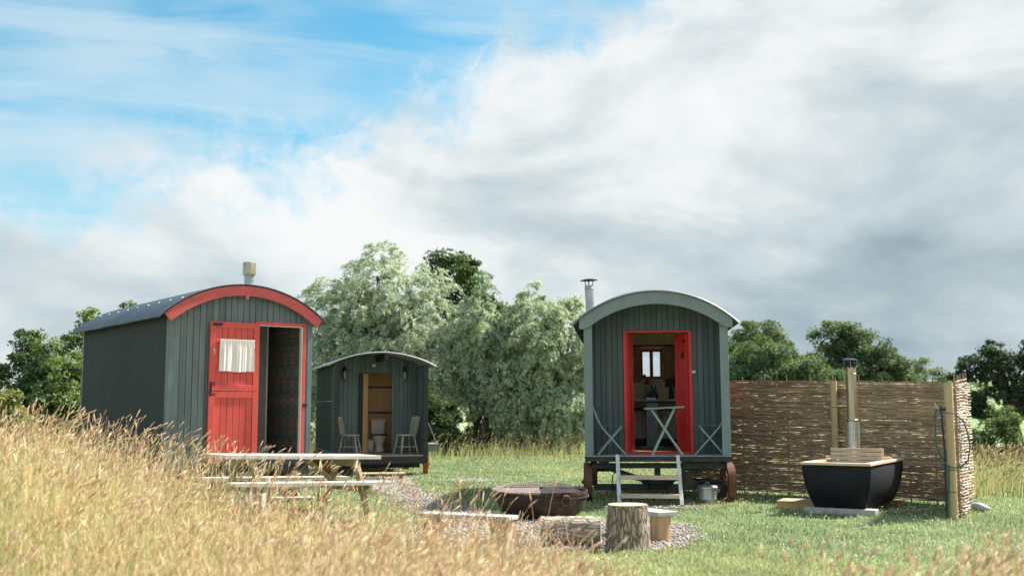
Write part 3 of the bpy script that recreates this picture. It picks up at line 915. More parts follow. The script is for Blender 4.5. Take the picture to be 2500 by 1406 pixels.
# dark spreading oak at the right edge
tree('oak_tree', 'dark spreading oak with open branches at the right edge', 'tree', 25.0, 55.0,
     [(-0.9, 0, 5.3, 0.75, 0.8, 0.6), (-1.9, 0, 4.7, 0.9, 0.9, 0.5), (-2.5, 0, 4.0, 0.75, 0.8, 0.4), (-1.0, 0, 4.3, 1.1, 1.0, 0.6), (0.4, 0, 4.6, 1.0, 1.0, 0.7),
      (-2.1, 0, 3.0, 0.9, 0.9, 0.5), (-0.8, 0, 3.3, 1.1, 1.0, 0.6), (0.7, 0, 3.5, 1.1, 1.0, 0.7), (-1.5, 0, 2.3, 0.9, 0.8, 0.4), (0.2, 0, 2.5, 0.9, 0.9, 0.5), (1.4, 0, 5.4, 1.0, 1.0, 0.8), (1.7, 0, 4.2, 1.1, 1.0, 0.9)],
     21000, 0.13, 0.09, 0.36, (0.066, 0.096, 0.058), 0.30, trunk_top=4.2, seed=51, limbs=9, shell=0.3)
tree('hedge_shrub', 'pale green bush below the dark oak at the right edge', 'shrub', 17.0, 39.0,
     [(0, 0, 1.3, 0.8, 0.8, 0.85), (-0.6, 0, 0.8, 0.7, 0.7, 0.7), (0.6, 0, 0.8, 0.7, 0.7, 0.7), (0.2, 0, 2.0, 0.5, 0.5, 0.4)],
     9000, 0.11, 0.055, 0.27, (0.150, 0.200, 0.085), 0.05, seed=53, stems=4)
tree('hedge_shrub', 'dark low bush just right of the woven side screen', 'shrub', 16.4, 41.0,
     [(0, 0, 1.2, 0.7, 0.7, 0.9), (-0.5, 0, 0.8, 0.6, 0.6, 0.7), (0.4, 0, 0.7, 0.7, 0.6, 0.7)], 7000, 0.11, 0.06, 0.27, (0.055, 0.085, 0.035), 0.05, seed=55, stems=3)
# a distant hedge line closing the fields
rng = np.random.default_rng(77)
hl = []
for k in range(60):
    xx = -75 + k * 2.3
    hl.append((xx, 128 + rng.normal(0, 2), float(gz(xx, 128)) + 0.8 + rng.uniform(0, 1.0), 2.0, 1.6, 1.4 + rng.uniform(0, 1.2)))
V, F, T = crown_arrays(rng, hl, 16000, 0.5, 0.35, 0.9, (0.075, 0.115, 0.045))
tag(np_mesh('far_hedgerow', V, F, FOLIAGE, tint=T), 'far hedgerow closing the fields behind the willows', 'hedge', kind='stuff')


# ------------------------------------------------------------------ wagon huts
class Arc:
    def __init__(self, apex, half, end):
        h = apex - end
        self.R = (half * half + h * h) / (2 * h)
        self.c = apex - self.R
        self.half = half

    def z(self, x, d=0.0):
        r = self.R - d
        return self.c + math.sqrt(max(r * r - x * x, 0.0))


def corrugated_roof(root, arc, y0, y1, m, sheet=0.66, pitch=0.092, amp=0.013, off=0.0, n_arc=26):
    n = max(1, round((y1 - y0) / sheet))
    step = (y1 - y0) / n
    th = math.asin(arc.half / arc.R)
    for s in range(n):
        a, b = y0 + s * step, y0 + (s + 1) * step + (0.03 if s < n - 1 else 0)
        lift = 0.004 * (s % 2) + off
        ny_ = int((b - a) / pitch * 6)
        rows_t, rows_b = [], []
        for i in range(ny_ + 1):
            y = a + (b - a) * i / ny_
            w = amp * math.sin(2 * PI * y / pitch)
            top, bot = [], []
            for k in range(n_arc + 1):
                q = -th + 2 * th * k / n_arc
                R = arc.R + w + lift
                top.append((R * math.sin(q), y, arc.c + R * math.cos(q)))
                R -= 0.004
                bot.append((R * math.sin(q), y, arc.c + R * math.cos(q)))
            rows_t.append(top)
            rows_b.append(bot[::-1])
        mb = MB()
        mb.grid(rows_t)
        mb.grid(rows_b)
        # close the sheet's edges
        for i in range(ny_):
            for k, kk in ((0, n_arc), (n_arc, 0)):
                mb.add([rows_t[i][k], rows_t[i + 1][k], rows_b[i + 1][kk], rows_b[i][kk]], [(0, 1, 2, 3) if k == 0 else (3, 2, 1, 0)])
        for i in (0, ny_):
            for k in range(n_arc):
                q = [rows_t[i][k], rows_t[i][k + 1], rows_b[i][n_arc - k - 1], rows_b[i][n_arc - k]]
                mb.add(q, [(3, 2, 1, 0) if i == 0 else (0, 1, 2, 3)])
        obj('roof_sheet', mb, m, root, smooth=True)


def added_side_window(root, x, side, y0, y1, z0, z1, fm):  # window out of view, added to let more daylight into a hut
    mb = MB()
    a, b = min(x - side * 0.06, x + side * 0.02), max(x - side * 0.06, x + side * 0.02)
    mb.box(a, b, y0, y0 + 0.045, z0, z1)
    mb.box(a, b, y1 - 0.045, y1, z0, z1)
    for c, d in ((z0, z0 + 0.045), (z1 - 0.045, z1)):
        mb.box(a + 0.001, b - 0.001, y0 + 0.046, y1 - 0.046, c, d)
    w = obj('window', mb, fm, root)
    mb = MB()
    mb.box(x - side * 0.03 - 0.003, x - side * 0.03 + 0.003, y0 + 0.045, y1 - 0.045, z0 + 0.045, z1 - 0.045)
    obj('pane', mb, GLASS, w)


def windowed_wall(root, x, y0, y1, z0, z1, m, side, win, fm, **kw):
    a, b, c, d = win
    corrugated_wall(root, x, y0, a, z0, z1, m, side, **kw)
    corrugated_wall(root, x, b, y1, z0, z1, m, side, **kw)
    corrugated_wall(root, x, a, b, z0, c, m, side, **kw)
    corrugated_wall(root, x, a, b, d, z1, m, side, **kw)
    added_side_window(root, x, side, a, b, c, d, fm)


def holed_lining(root, x0, x1, y0, y1, z0, z1, win, m):
    a, b, c, d = win
    mb = MB()
    mb.box(x0, x1, y0, a, z0, z1)
    mb.box(x0, x1, b, y1, z0, z1)
    mb.box(x0, x1, a, b, z0, c)
    mb.box(x0, x1, a, b, d, z1)
    obj('wall_lining', mb, m, root)


def corrugated_wall(root, x, y0, y1, z0, z1, m, side, sheet=2.1, pitch=0.080, amp=0.017):
    n = max(1, round((y1 - y0) / sheet))
    step = (y1 - y0) / n
    for s in range(n):
        a, b = y0 + s * step, y0 + (s + 1) * step - 0.0015
        ny_ = int((b - a) / pitch * 6)
        lo, hi, lo2, hi2 = [], [], [], []
        for i in range(ny_ + 1):
            y = a + (b - a) * i / ny_
            w = x + side * (amp * math.sin(2 * PI * y / pitch) + 0.003 * (s % 2))
            lo.append((w, y, z0))
            hi.append((w, y, z1))
            lo2.append((w - side * 0.012, y, z0))
            hi2.append((w - side * 0.012, y, z1))
        mb = MB()
        mb.grid([lo, hi] if side < 0 else [hi, lo])
        mb.grid([hi2, lo2] if side < 0 else [lo2, hi2])
        mb.grid([hi, hi2] if side < 0 else [hi2, hi])
        mb.add([lo[0], lo2[0], hi2[0], hi[0]], [(0, 1, 2, 3)])
        mb.add([lo[-1], hi[-1], hi2[-1], lo2[-1]], [(0, 1, 2, 3)])
        obj('wall_sheet', mb, m, root, smooth=True)


def board_wall(root, x0, x1, z0, ztop, y, m, pitch=0.09, hole=None, thick=0.018, gap=0.008, name='board', seed=0):
    """vertical boards with recessed joints; ztop is a function of x; hole = (xa, xb, za, zb)"""
    rnd = random.Random(seed)
    n = max(1, round((x1 - x0) / pitch))
    st = (x1 - x0) / n
    for i in range(n):
        a, b = x0 + i * st + gap / 2, x0 + (i + 1) * st - gap / 2
        dy = rnd.uniform(-0.002, 0.002)

        def seg(a, b, za, zb_fn):
            mb = MB()
            mb.prism([(a, za), (b, za), (b, zb_fn(b)), ((a + b) / 2, zb_fn((a + b) / 2)), (a, zb_fn(a))], y - thick + dy, y)
            obj(name, mb, m, root)
        if hole and b > hole[0] + 0.002 and a < hole[1] - 0.002:
            if a < hole[0] - 0.02:
                seg(a, hole[0] - 0.001, z0, ztop)
                a2, b2 = hole[0] + 0.001, b
            elif b > hole[1] + 0.02:
                seg(hole[1] + 0.001, b, z0, ztop)
                a2, b2 = a, hole[1] - 0.001
            else:
                a2, b2 = a, b
            seg(a2, b2, hole[3], ztop)
            if hole[2] > z0 + 0.02:
                seg(a2, b2, z0, lambda q: hole[2])
        else:
            seg(a, b, z0, ztop)


def backing(root, x0, x1, z0, ztop, y, hole, m, name='wall_lining', thick=0.02):
    mb = MB()
    k = 14

    def strip(a, b, za, f):
        pts = [(a, za), (b, za)] + [(b + (a - b) * i / k, f(b + (a - b) * i / k)) for i in range(k + 1)]
        mb.prism(pts, y, y + thick)
    if hole:
        strip(x0, hole[0], z0, ztop)
        strip(hole[1], x1, z0, ztop)
        strip(hole[0], hole[1], hole[3], ztop)
        if hole[2] > z0 + 0.01:
            strip(hole[0], hole[1], z0, lambda q: hole[2])
    else:
        strip(x0, x1, z0, ztop)
    return obj(name, mb, m, root)


def wheel(root, x, y, z, r, w, m, yaw=0.0, name='wheel'):
    """cast iron wheel, axle along x"""
    w0 = MB()
    n = 28
    ring = []
    for k in range(n + 1):
        a = 2 * PI * k / n
        c, s = math.cos(a), math.sin(a)
        ring.append([(-w / 2, r * c, r * s), (w / 2, r * c, r * s), (w / 2, (r - 0.035) * c, (r - 0.035) * s), (0.02, (r - 0.045) * c, (r - 0.045) * s),
                     (-w / 2, (r - 0.035) * c, (r - 0.035) * s), (-w / 2, r * c, r * s)])
    w0.grid(ring)
    o = obj(name, w0, m, root, smooth=True, loc=(x, y, z))
    o.rotation_euler = (0, 0, yaw)
    h = MB()
    h.tube([(-w * 0.6, 0, 0), (w * 0.6, 0, 0)], 0.055, 14)
    h.tube([(-w * 0.8, 0, 0), (w * 0.8, 0, 0)], 0.028, 10)
    obj('hub', h, m, o, smooth=True)
    for k in range(8):
        a = 2 * PI * k / 8
        b = MB()
        b.bar((0, 0.05 * math.cos(a), 0.05 * math.sin(a)), (0, (r - 0.04) * math.cos(a), (r - 0.04) * math.sin(a)), 0.03, 0.016, (1, 0, 0))
        obj('spoke', b, m, o)
    return o


# ---- left hut ---------------------------------------------------------------
HA = thing('shepherd_hut', 'grey blue wagon hut with red curved fascia and open red stable door', 'hut', (-3.805, 15.60, 0.0), rad(36.3))
W = 1.065
LA = 4.10
FLA = 0.66
arcA = Arc(3.10, 1.24, 2.60)
inner = lambda x: arcA.z(x, 0.03)
corrugated_roof(HA, arcA, -0.17, LA + 0.14, ROOF_BLUE)
doorA = (0.224, 0.915, FLA, 2.56)
board_wall(HA, -W + 0.075, W - 0.075, FLA - 0.07, inner, 0.0, PAINT_A, 0.0905, doorA, seed=1)
backing(HA, -W + 0.02, W - 0.02, FLA - 0.05, inner, 0.002, doorA, GAP)
for sx in (-1, 1):
    mb = MB()
    mb.box(sx * W - 0.075 * (sx > 0), sx * W + 0.075 * (sx < 0), -0.03, 0.06, FLA - 0.07, inner(W) - 0.01)
    obj('corner_post', mb, PAINT_A, HA, bevel=0.004)
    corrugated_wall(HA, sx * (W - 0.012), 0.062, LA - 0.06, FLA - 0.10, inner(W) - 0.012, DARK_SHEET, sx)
    mb = MB()
    mb.box(sx * W - 0.055 * (sx > 0), sx * W + 0.055 * (sx < 0), LA - 0.058, LA, FLA - 0.08, inner(W) - 0.01)
    obj('corner_post', mb, PAINT_A, HA)
board_wall(HA, -W + 0.06, W - 0.06, FLA - 0.07, inner, LA, PAINT_A, 0.195, None, seed=2)
# wall linings inside
mb = MB()
mb.box(-W + 0.035, -W + 0.05, 0.03, LA - 0.03, FLA, inner(W) - 0.03)
obj('wall_lining', mb, GREY_WALL, HA)
mb = MB()
mb.box(W - 0.05, W - 0.035, 0.03, LA - 0.03, FLA, inner(W) - 0.03)
obj('wall_lining', mb, WALLPAPER, HA)
HA.children[-1]['label'] = 'dark floral wallpaper with columns of red medallions'
backing(HA, -W + 0.05, 0.815, FLA, lambda x: inner(x) - 0.02, 1.02, None, GREY_WALL, 'partition', 0.04)
mb = MB()
mb.box(0.816, 0.838, 1.005, 1.075, FLA, inner(0.84) - 0.02)
obj('partition_edge', mb, LINEN, HA)
mb = MB()
mb.box(-W + 0.03, W - 0.03, 0.02, LA - 0.02, FLA - 0.04, FLA)
obj('floor', mb, FLOOR_BROWN, HA)
# fascia in two halves with a pointed key block
for sx in (-1, 1):
    pts_o, pts_i = [], []
    th1 = math.asin(1.165 / (arcA.R - 0.015))
    for k in range(15):
        q = 0.024 / arcA.R + (th1 - 0.024 / arcA.R) * k / 14
        pts_o.append((sx * (arcA.R - 0.012) * math.sin(q), arcA.c + (arcA.R - 0.012) * math.cos(q)))
        pts_i.append((sx * (arcA.R - 0.150) * math.sin(q), arcA.c + (arcA.R - 0.150) * math.cos(q)))
    poly = pts_i + pts_o[::-1] if sx > 0 else pts_o + pts_i[::-1]
    mb = MB()
    n = len(pts_o)
    for k in range(n - 1):
        q4 = [pts_i[k], pts_i[k + 1], pts_o[k + 1], pts_o[k]]
        if sx < 0:
            q4 = q4[::-1]
        mb.prism(q4, -0.145, -0.115)
    obj('fascia', mb, RED_FASCIA, HA)
mb = MB()
za = arcA.z(0, 0.012)
mb.prism([(0, za - 0.195), (0.024, za - 0.165), (0.024, za - 0.004), (-0.024, za - 0.004), (-0.024, za - 0.165)], -0.152, -0.113)
obj('key_block', mb, RED_FASCIA, HA)
# door opening frame
mb = MB()
mb.box(doorA[0] - 0.045, doorA[1] + 0.045, -0.034, 0.03, doorA[3], doorA[3] + 0.045)
mb.box(doorA[0] - 0.045, doorA[0], -0.034, 0.03, FLA, doorA[3] - 0.001)
mb.box(doorA[1], doorA[1] + 0.045, -0.034, 0.03, FLA, doorA[3] - 0.001)
obj('door_frame', mb, RED, HA, bevel=0.004)
mb = MB()
mb.box(doorA[0] - 0.045, doorA[1] + 0.045, -0.05, 0.03, FLA - 0.06, FLA - 0.001)
obj('door_sill', mb, BLACK_BEAM, HA)
mb = MB()
mb.box(doorA[1] - 0.014, doorA[1] - 0.001, -0.026, 0.05, FLA + 0.01, doorA[3] - 0.012)
mb.box(doorA[0] + 0.01, doorA[1] - 0.016, -0.022, 0.05, doorA[3] - 0.012, doorA[3] - 0.002)
obj('draught_strip', mb, LINEN, HA)
mb = MB()
mb.box(doorA[1] + 0.02, doorA[1] + 0.075, -0.055, -0.034, 1.40, 1.445)
obj('door_catch', mb, BLACK, HA)


def door_leaf(root, x0, x1, z0, z1, y, m, rails, stile=0.085, top=0.085, bottom=0.0, thick=0.04, n=6):
    """one leaf: frame mesh with recessed boards as sub-parts; y is the outer face"""
    mb = MB()
    mb.box(x0, x0 + stile, y, y + thick, z0, z1)
    mb.box(x1 - stile, x1, y, y + thick, z0, z1)
    mb.box(x0 + stile + 0.001, x1 - stile - 0.001, y + 0.001, y + thick, z1 - top, z1)
    if bottom:
        mb.box(x0 + stile + 0.001, x1 - stile - 0.001, y + 0.001, y + thick, z0, z0 + bottom)
    for a, b in rails:
        mb.box(x0 + stile + 0.001, x1 - stile - 0.001, y + 0.001, y + thick, a, b)
    d = obj('door_leaf', mb, m, root, bevel=0.004)
    w = (x1 - x0 - 2 * stile) / n
    for i in range(n):
        b = MB()
        b.box(x0 + stile + i * w + 0.003, x0 + stile + (i + 1) * w - 0.003, y + 0.016, y + thick - 0.006, z0 + 0.004, z1 - top + 0.01)
        obj('board', b, m, d)
    return d


YD = -0.088
upA = door_leaf(HA, -0.504, 0.220, 1.615, 2.575, YD, RED, [(2.285, 2.32), (1.875, 1.91)], bottom=0.085)
upA['label'] = 'upper half of the red stable door with a white curtain'
loA = door_leaf(HA, -0.504, 0.220, FLA + 0.005, 1.606, YD, RED, [], bottom=0.07)
loA['label'] = 'lower half of the red stable door'
# curtain hung on the door, gathered
rows = []
for j in range(9):
    z = 2.335 - (2.335 - 1.885) * j / 8
    row = []
    for k in range(73):
        u = k / 72
        x = -0.370 + 0.505 * u + (0.012 * j / 8 if u > 0.9 else 0) - 0.006 * j / 8
        fold = 0.005 * math.sin(u * 34 + 1.5 * math.sin(u * 7)) + 0.0025 * math.sin(u * 71 + 1) + 0.006 * math.sin(u * 15 + 2)
        a = 0.35 + 0.65 * j / 8
        if j <= 1:
            fold = 0.004 * math.sin(u * 190)
            a = 1
        row.append((x, YD - 0.024 + fold * a, z + (0.006 * math.sin(u * 9) if j == 8 else 0)))
    rows.append(row)
mb = MB()
mb.grid(rows)
obj('curtain', mb, LINEN, upA, smooth=True)
mb = MB()
mb.tube([(-0.39, YD - 0.010, 2.322), (0.155, YD - 0.010, 2.322)], 0.006, 8)
obj('curtain_rod', mb, GALV, upA)
mb = MB()
mb.box(-0.47, -0.33, YD - 0.014, YD - 0.001, 2.528, 2.556)
mb.box(-0.47, -0.35, YD - 0.02, YD - 0.003, 2.516, 2.524)
obj('hinge', mb, BLACK, upA)
mb = MB()
mb.tube([(-0.475, YD - 0.004, 2.20), (-0.462, YD - 0.03, 2.19), (-0.452, YD - 0.034, 2.155), (-0.462, YD - 0.03, 2.12), (-0.475, YD - 0.004, 2.11)], 0.009, 8)
obj('handle', mb, GALV, upA, smooth=True)
mb = MB()
mb.box(-0.492, -0.468, YD - 0.02, YD - 0.001, 1.55, 1.74)
mb.tube([(-0.47, YD - 0.012, 1.73), (-0.44, YD - 0.03, 1.73), (-0.44, YD - 0.03, 1.70)], 0.009, 8)
mb.tube([(-0.47, YD - 0.012, 1.56), (-0.44, YD - 0.03, 1.56), (-0.44, YD - 0.03, 1.59)], 0.009, 8)
obj('bolt', mb, BLACK, upA)
# roof screws
for k in range(9):
    y = 0.05 + k * 0.48
    x = -0.86
    mb = MB()
    z = arcA.z(x, -0.010)
    mb.lathe([(0.018, 0), (0.018, 0.006), (0.008, 0.014)], 8, (x, y, z - 0.004))
    obj('roof_screw', mb, LINEN, HA)
# chimney
ch = empty('chimney', (0.60, 1.25, 0.0))
ch.parent = HA
mb = MB()
mb.lathe([(0.070, 2.9), (0.070, 3.33), (0.075, 3.33), (0.075, 3.35), (0.070, 3.35), (0.070, 3.40), (0.080, 3.40), (0.080, 3.43)], 20)
obj('flue_pipe', mb, GALV, ch, smooth=True)
mb = MB()
mb.lathe([(0.092, 3.425), (0.100, 3.43), (0.100, 3.600), (0.096, 3.615), (0.02, 3.62)], 20)
obj('cowl', mb, STEEL_WARM, ch, smooth=True)
# chassis, drawbar, wheels
mb = MB()
for sx in (-0.75, 0.75):
    mb.box(sx - 0.05, sx + 0.05, 0.0, LA, FLA - 0.18, FLA - 0.04)
mb.box(-W + 0.02, W - 0.02, -0.02, 0.10, FLA - 0.17, FLA - 0.072)
mb.box(-W + 0.02, W - 0.02, LA - 0.10, LA - 0.001, FLA - 0.17, FLA - 0.072)
mb.box(-0.07, 0.07, 0.4, 0.52, 0.2, FLA - 0.18)
mb.bar((-0.8, 0.46, FLA - 0.2), (-0.1, 0.46, 0.3), 0.05, 0.06)
mb.bar((0.8, 0.46, FLA - 0.2), (0.1, 0.46, 0.3), 0.05, 0.06)
mb.box(-0.95, 0.95, 0.44, 0.52, 0.22, 0.30)
mb.box(-0.95, 0.95, 3.3, 3.38, 0.22, 0.30)
mb.box(-0.8, -0.7, 3.28, 3.40, 0.28, FLA - 0.18)
mb.box(0.7, 0.8, 3.28, 3.40, 0.28, FLA - 0.18)
obj('chassis', mb, BLACK_BEAM, HA)
mb = MB()
mb.bar((-0.62, 0.45, 0.42), (-0.98, -1.05, 0.20), 0.04, 0.05)
mb.bar((-0.95, 0.45, 0.42), (-1.02, -1.05, 0.20), 0.04, 0.05)
mb.lathe([(0.05, 0), (0.05, 0.03)], 12, (-1.0, -1.10, 0.18))
obj('drawbar', mb, RUST, HA)
for x, y in ((-0.98, 0.48), (0.98, 0.48), (-0.98, 3.34), (0.98, 3.34)):
    wheel(HA, x, y, 0.262, 0.265, 0.11, RUST)

# things inside the left hut's doorway
bx = thing('storage_chest', 'grey blue chest just inside the open stable door', 'chest', (-3.805, 15.60, FLA), rad(36.3))
mb = MB()
mb.box(0.25, 0.72, 0.64, 0.98, 0.0, 0.135)
obj('body', mb, GREY_BOX, bx)
mb = MB()
mb.box(0.24, 0.735, 0.625, 0.99, 0.136, 0.158)
obj('lid', mb, GREY_BOX, bx)
tn = thing('small_box', 'small pale patterned box on top of the grey blue chest', 'box', (-3.805, 15.60, FLA + 0.158), rad(36.3))
mb = MB()
mb.box(0.455, 0.585, 0.66, 0.74, 0.0, 0.062)
obj('body', mb, WOOD_TAN, tn)
mb = MB()
for k in range(4):
    mb.box(0.463 + k * 0.029, 0.484 + k * 0.029, 0.655, 0.6595, 0.010, 0.052)
obj('front_pattern', mb, RUST, tn)

# ---- right hut with porch ---------------------------------------------------
HB = thing('shepherd_hut', 'grey green wagon hut with open porch and red double doors', 'hut', (2.157, 16.50, 0.0), rad(-5.5), tilt=(0, rad(-0.35)))
FLB = 0.685
LB = 4.72
PD = 0.70
WB = 1.07
arcB = Arc(3.13, 1.235, 2.63)
innB = lambda x: arcB.z(x, 0.03)
corrugated_roof(HB, arcB, -0.10, LB + 0.14, ROOF_GREY)
doorB = (-0.43, 0.525, FLB, 2.55)
board_wall(HB, -WB + 0.06, WB - 0.06, FLB - 0.02, innB, PD, PAINT_C, 0.0885, doorB, seed=5)
backing(HB, -WB + 0.05, WB - 0.05, FLB - 0.02, innB, PD + 0.002, doorB, GAP)
for sx in (-1, 1):
    mb = MB()
    mb.box(sx * WB - 0.125 * (sx > 0), sx * WB + 0.125 * (sx < 0), 0.0, 0.05, FLB, innB(WB) - 0.06)
    obj('porch_post', mb, PAINT_B, HB, bevel=0.005)
    windowed_wall(HB, sx * (WB - 0.012), 0.052, LB - 0.06, FLB - 0.10, innB(WB) - 0.012, DARK_SHEET, sx, (2.0, 3.1, 1.55, 2.45), RED_DEEP)  # unseen windows in both sides, added to brighten the inside
    # boarded inside of the porch cheek
    for k in range(7):
        a = 0.052 + k * 0.0905
        mb = MB()
        xx = sx * (WB - 0.055)
        mb.box(min(xx, xx + sx * 0.015), max(xx, xx + sx * 0.015), a + 0.003, a + 0.0875, FLB, innB(WB) - 0.05)
        obj('board', mb, PAINT_C, HB)
    holed_lining(HB, sx * (WB - 0.075) - 0.008, sx * (WB - 0.075) + 0.008, PD + 0.03, LB - 0.03, FLB, innB(WB) - 0.03, (2.0, 3.1, 1.55, 2.45), CREAM)
# arched fascia with squared lower ends
pts_o = [(-1.135, 2.615)]
poly_o, poly_i = [], []
for k in range(31):
    x = -1.135 + 2.27 * k / 30
    poly_o.append((x, arcB.z(x, 0.014)))
Ri = 1.62
ci = arcB.z(0, 0) - 0.20 - Ri
for k in range(31):
    x = -1.135 + 2.27 * k / 30
    zi = ci + math.sqrt(max(Ri * Ri - x * x, 0))
    poly_i.append((x, max(zi, 2.567)))
mb = MB()
for k in range(30):
    mb.prism([poly_i[k], poly_i[k + 1], poly_o[k + 1], poly_o[k]], -0.06, -0.02)
obj('fascia', mb, PAINT_B, HB)
# porch floor, edge beam
for k in range(7):
    mb = MB()
    mb.box(-WB, WB, -0.02 + k * 0.103, -0.02 + (k + 1) * 0.103 - 0.006, FLB - 0.03, FLB)
    obj('deck_board', mb, PORCH, HB)
mb = MB()
mb.box(-WB, WB, -0.05, 0.0, FLB - 0.085, FLB - 0.031)
mb.box(-WB - 0.01, WB + 0.01, -0.055, -0.022, FLB - 0.03, FLB - 0.012)
obj('edge_beam', mb, BLACK_BEAM, HB, bevel=0.004)
# door frame and leaves
mb = MB()
mb.box(doorB[0] - 0.05, doorB[1] + 0.05, PD - 0.035, PD + 0.06, doorB[3], doorB[3] + 0.03)
mb.box(doorB[0] - 0.05, doorB[0], PD - 0.035, PD + 0.06, FLB, doorB[3] - 0.001)
mb.box(doorB[1], doorB[1] + 0.05, PD - 0.035, PD + 0.06, FLB, doorB[3] - 0.001)
mb.box(doorB[0], doorB[1], PD - 0.03, PD + 0.06, FLB + 0.001, FLB + 0.035)
obj('door_frame', mb, RED_DEEP, HB, bevel=0.004)


def panel_leaf(root, hinge, ang, m, label, width=0.455, sgn=1):
    """leaf with three recessed boarded panels; local x runs from the hinge to the free edge"""
    e = MB()
    h0, h1 = FLB + 0.04, 2.545
    st = 0.075
    th = 0.042
    for a, b in ((0, st), (width - st, width)):
        e.box(a, b, -th / 2, th / 2, h0, h1)
    for a, b in ((h0, h0 + 0.12), (1.26, 1.35), (1.865, 1.955), (h1 - 0.10, h1)):
        e.box(st + 0.001, width - st - 0.001, -th / 2 + 0.001, th / 2 - 0.001, a, b)
    d = obj('door_leaf', e, m, root, bevel=0.004)
    d.location = hinge
    d.rotation_euler = (0, 0, ang)
    d['label'] = label
    n = 4
    w = (width - 2 * st) / n
    for i in range(n):
        b = MB()
        b.box(st + i * w + 0.003, st + (i + 1) * w - 0.003, -0.008, 0.008, h0 + 0.02, h1 - 0.02)
        obj('board', b, m, d)
    return d


lr = panel_leaf(HB, (doorB[1] - 0.012, PD + 0.065, 0), PI - rad(70), RED_DEEP, 'right hand red door leaf, swung inwards')
ll_ = panel_leaf(HB, (doorB[0] + 0.012, PD + 0.065, 0), rad(80), RED_DEEP, 'left hand red door leaf, swung inwards almost square')
mb = MB()
mb.box(0.10, 0.125, 0.022, 0.04, 2.16, 2.26)
mb.tube([(0.112, 0.04, 2.24), (0.112, 0.065, 2.22), (0.112, 0.065, 2.19), (0.112, 0.04, 2.17)], 0.008, 8)
mb.box(0.02, 0.10, 0.022, 0.032, 2.40, 2.44)
obj('handle', mb, BLACK, lr)
mb = MB()
mb.box(doorB[1] + 0.045, doorB[1] + 0.10, PD - 0.05, PD - 0.018, 1.915, 1.955)
obj('door_catch', mb, GALV, HB)
# inside: floor, back wall with window, boarding
mb = MB()
mb.box(-WB + 0.06, WB - 0.06, PD + 0.06, LB - 0.03, FLB - 0.03, FLB)
obj('floor', mb, FLOOR_BROWN, HB)
YB = LB - 0.10
winB = (-0.146, 0.283, 1.935, 2.50)
DADO = 1.34
board_wall(HB, -WB + 0.06, WB - 0.06, DADO + 0.06, lambda x: min(innB(x) - 0.02, 2.9), YB, CREAM, 0.115, winB, gap=0.004, seed=7)
board_wall(HB, -WB + 0.06, WB - 0.06, FLB + 0.13, lambda x: DADO, YB, WHITE_DADO, 0.115, None, gap=0.004, seed=8)
backing(HB, -WB + 0.05, WB - 0.05, FLB - 0.02, innB, YB + 0.06, winB, PAINT_A)
mb = MB()
mb.box(-WB + 0.06, WB - 0.06, YB - 0.04, YB - 0.019, FLB, FLB + 0.129)
obj('skirting_board', mb, BLACK, HB)
mb = MB()
mb.box(-WB + 0.06, WB - 0.06, YB - 0.035, YB - 0.005, DADO + 0.001, DADO + 0.058)
obj('dado_rail', mb, DARK_WOOD, HB)
mb = MB()
mb.box(-WB + 0.06, WB - 0.06, YB - 0.05, YB - 0.02, 2.60, 2.66)
obj('picture_rail', mb, CREAM, HB)
# ceiling lining (dark)
th = math.asin(1.0 / arcB.R)
rows = []
for yy in (PD + 0.05, LB - 0.05):
    rows.append([((arcB.R - 0.05) * math.sin(-th + 2 * th * k / 16), yy, arcB.c + (arcB.R - 0.05) * math.cos(-th + 2 * th * k / 16)) for k in range(17)])
mb = MB()
mb.grid(rows[::-1])
obj('ceiling_lining', mb, CREAM, HB, smooth=True)
for yy in (1.5, 2.4):
    mb = MB()
    mb.box(-0.86, 0.86, yy, yy + 0.06, 2.70, 2.78)
    obj('tie_beam', mb, DARK_WOOD, HB)
# window
mb = MB()
x0, x1, z0, z1 = winB
for a, b, c, d in ((x0, x0 + 0.05, z0, z1), (x1 - 0.05, x1, z0, z1), ((x0 + x1) / 2 - 0.032, (x0 + x1) / 2 + 0.032, z0 + 0.051, z1 - 0.051)):
    mb.box(a, b, YB - 0.03, YB + 0.07, c, d)
for c, d in ((z0, z0 + 0.05), (z1 - 0.05, z1)):
    mb.box(x0 + 0.051, x1 - 0.051, YB - 0.029, YB + 0.069, c, d)
wn = obj('window', mb, OXBLOOD, HB)
for a, b in ((x0 + 0.05, (x0 + x1) / 2 - 0.032), ((x0 + x1) / 2 + 0.032, x1 - 0.05)):
    mb = MB()
    mb.box(a, b, YB + 0.02, YB + 0.026, z0 + 0.05, z1 - 0.05)
    obj('pane', mb, GLASS, wn)
mb = MB()
mb.tube([(-0.42, YB - 0.07, 2.565), (0.62, YB - 0.07, 2.565)], 0.011, 8)
obj('curtain_rail', mb, BLACK, HB)


def hung_curtain(root, xa, xb, zt, zb, y, m, ph):
    rows = []
    for j in range(7):
        z = zt + (zb - zt) * j / 6
        rows.append([(xa + (xb - xa) * k / 40, y + 0.022 * math.sin(k / 40 * (xb - xa) * 105 + ph) * (0.6 + 0.4 * j / 6), z) for k in range(41)])
    mb = MB()
    mb.grid(rows)
    return obj('curtain', mb, m, root, smooth=True)


hung_curtain(HB, -0.38, -0.135, 2.56, 1.875, YB - 0.07, CURTAIN, 0.4)
hung_curtain(HB, 0.268, 0.54, 2.56, 1.875, YB - 0.07, CURTAIN, 1.9)
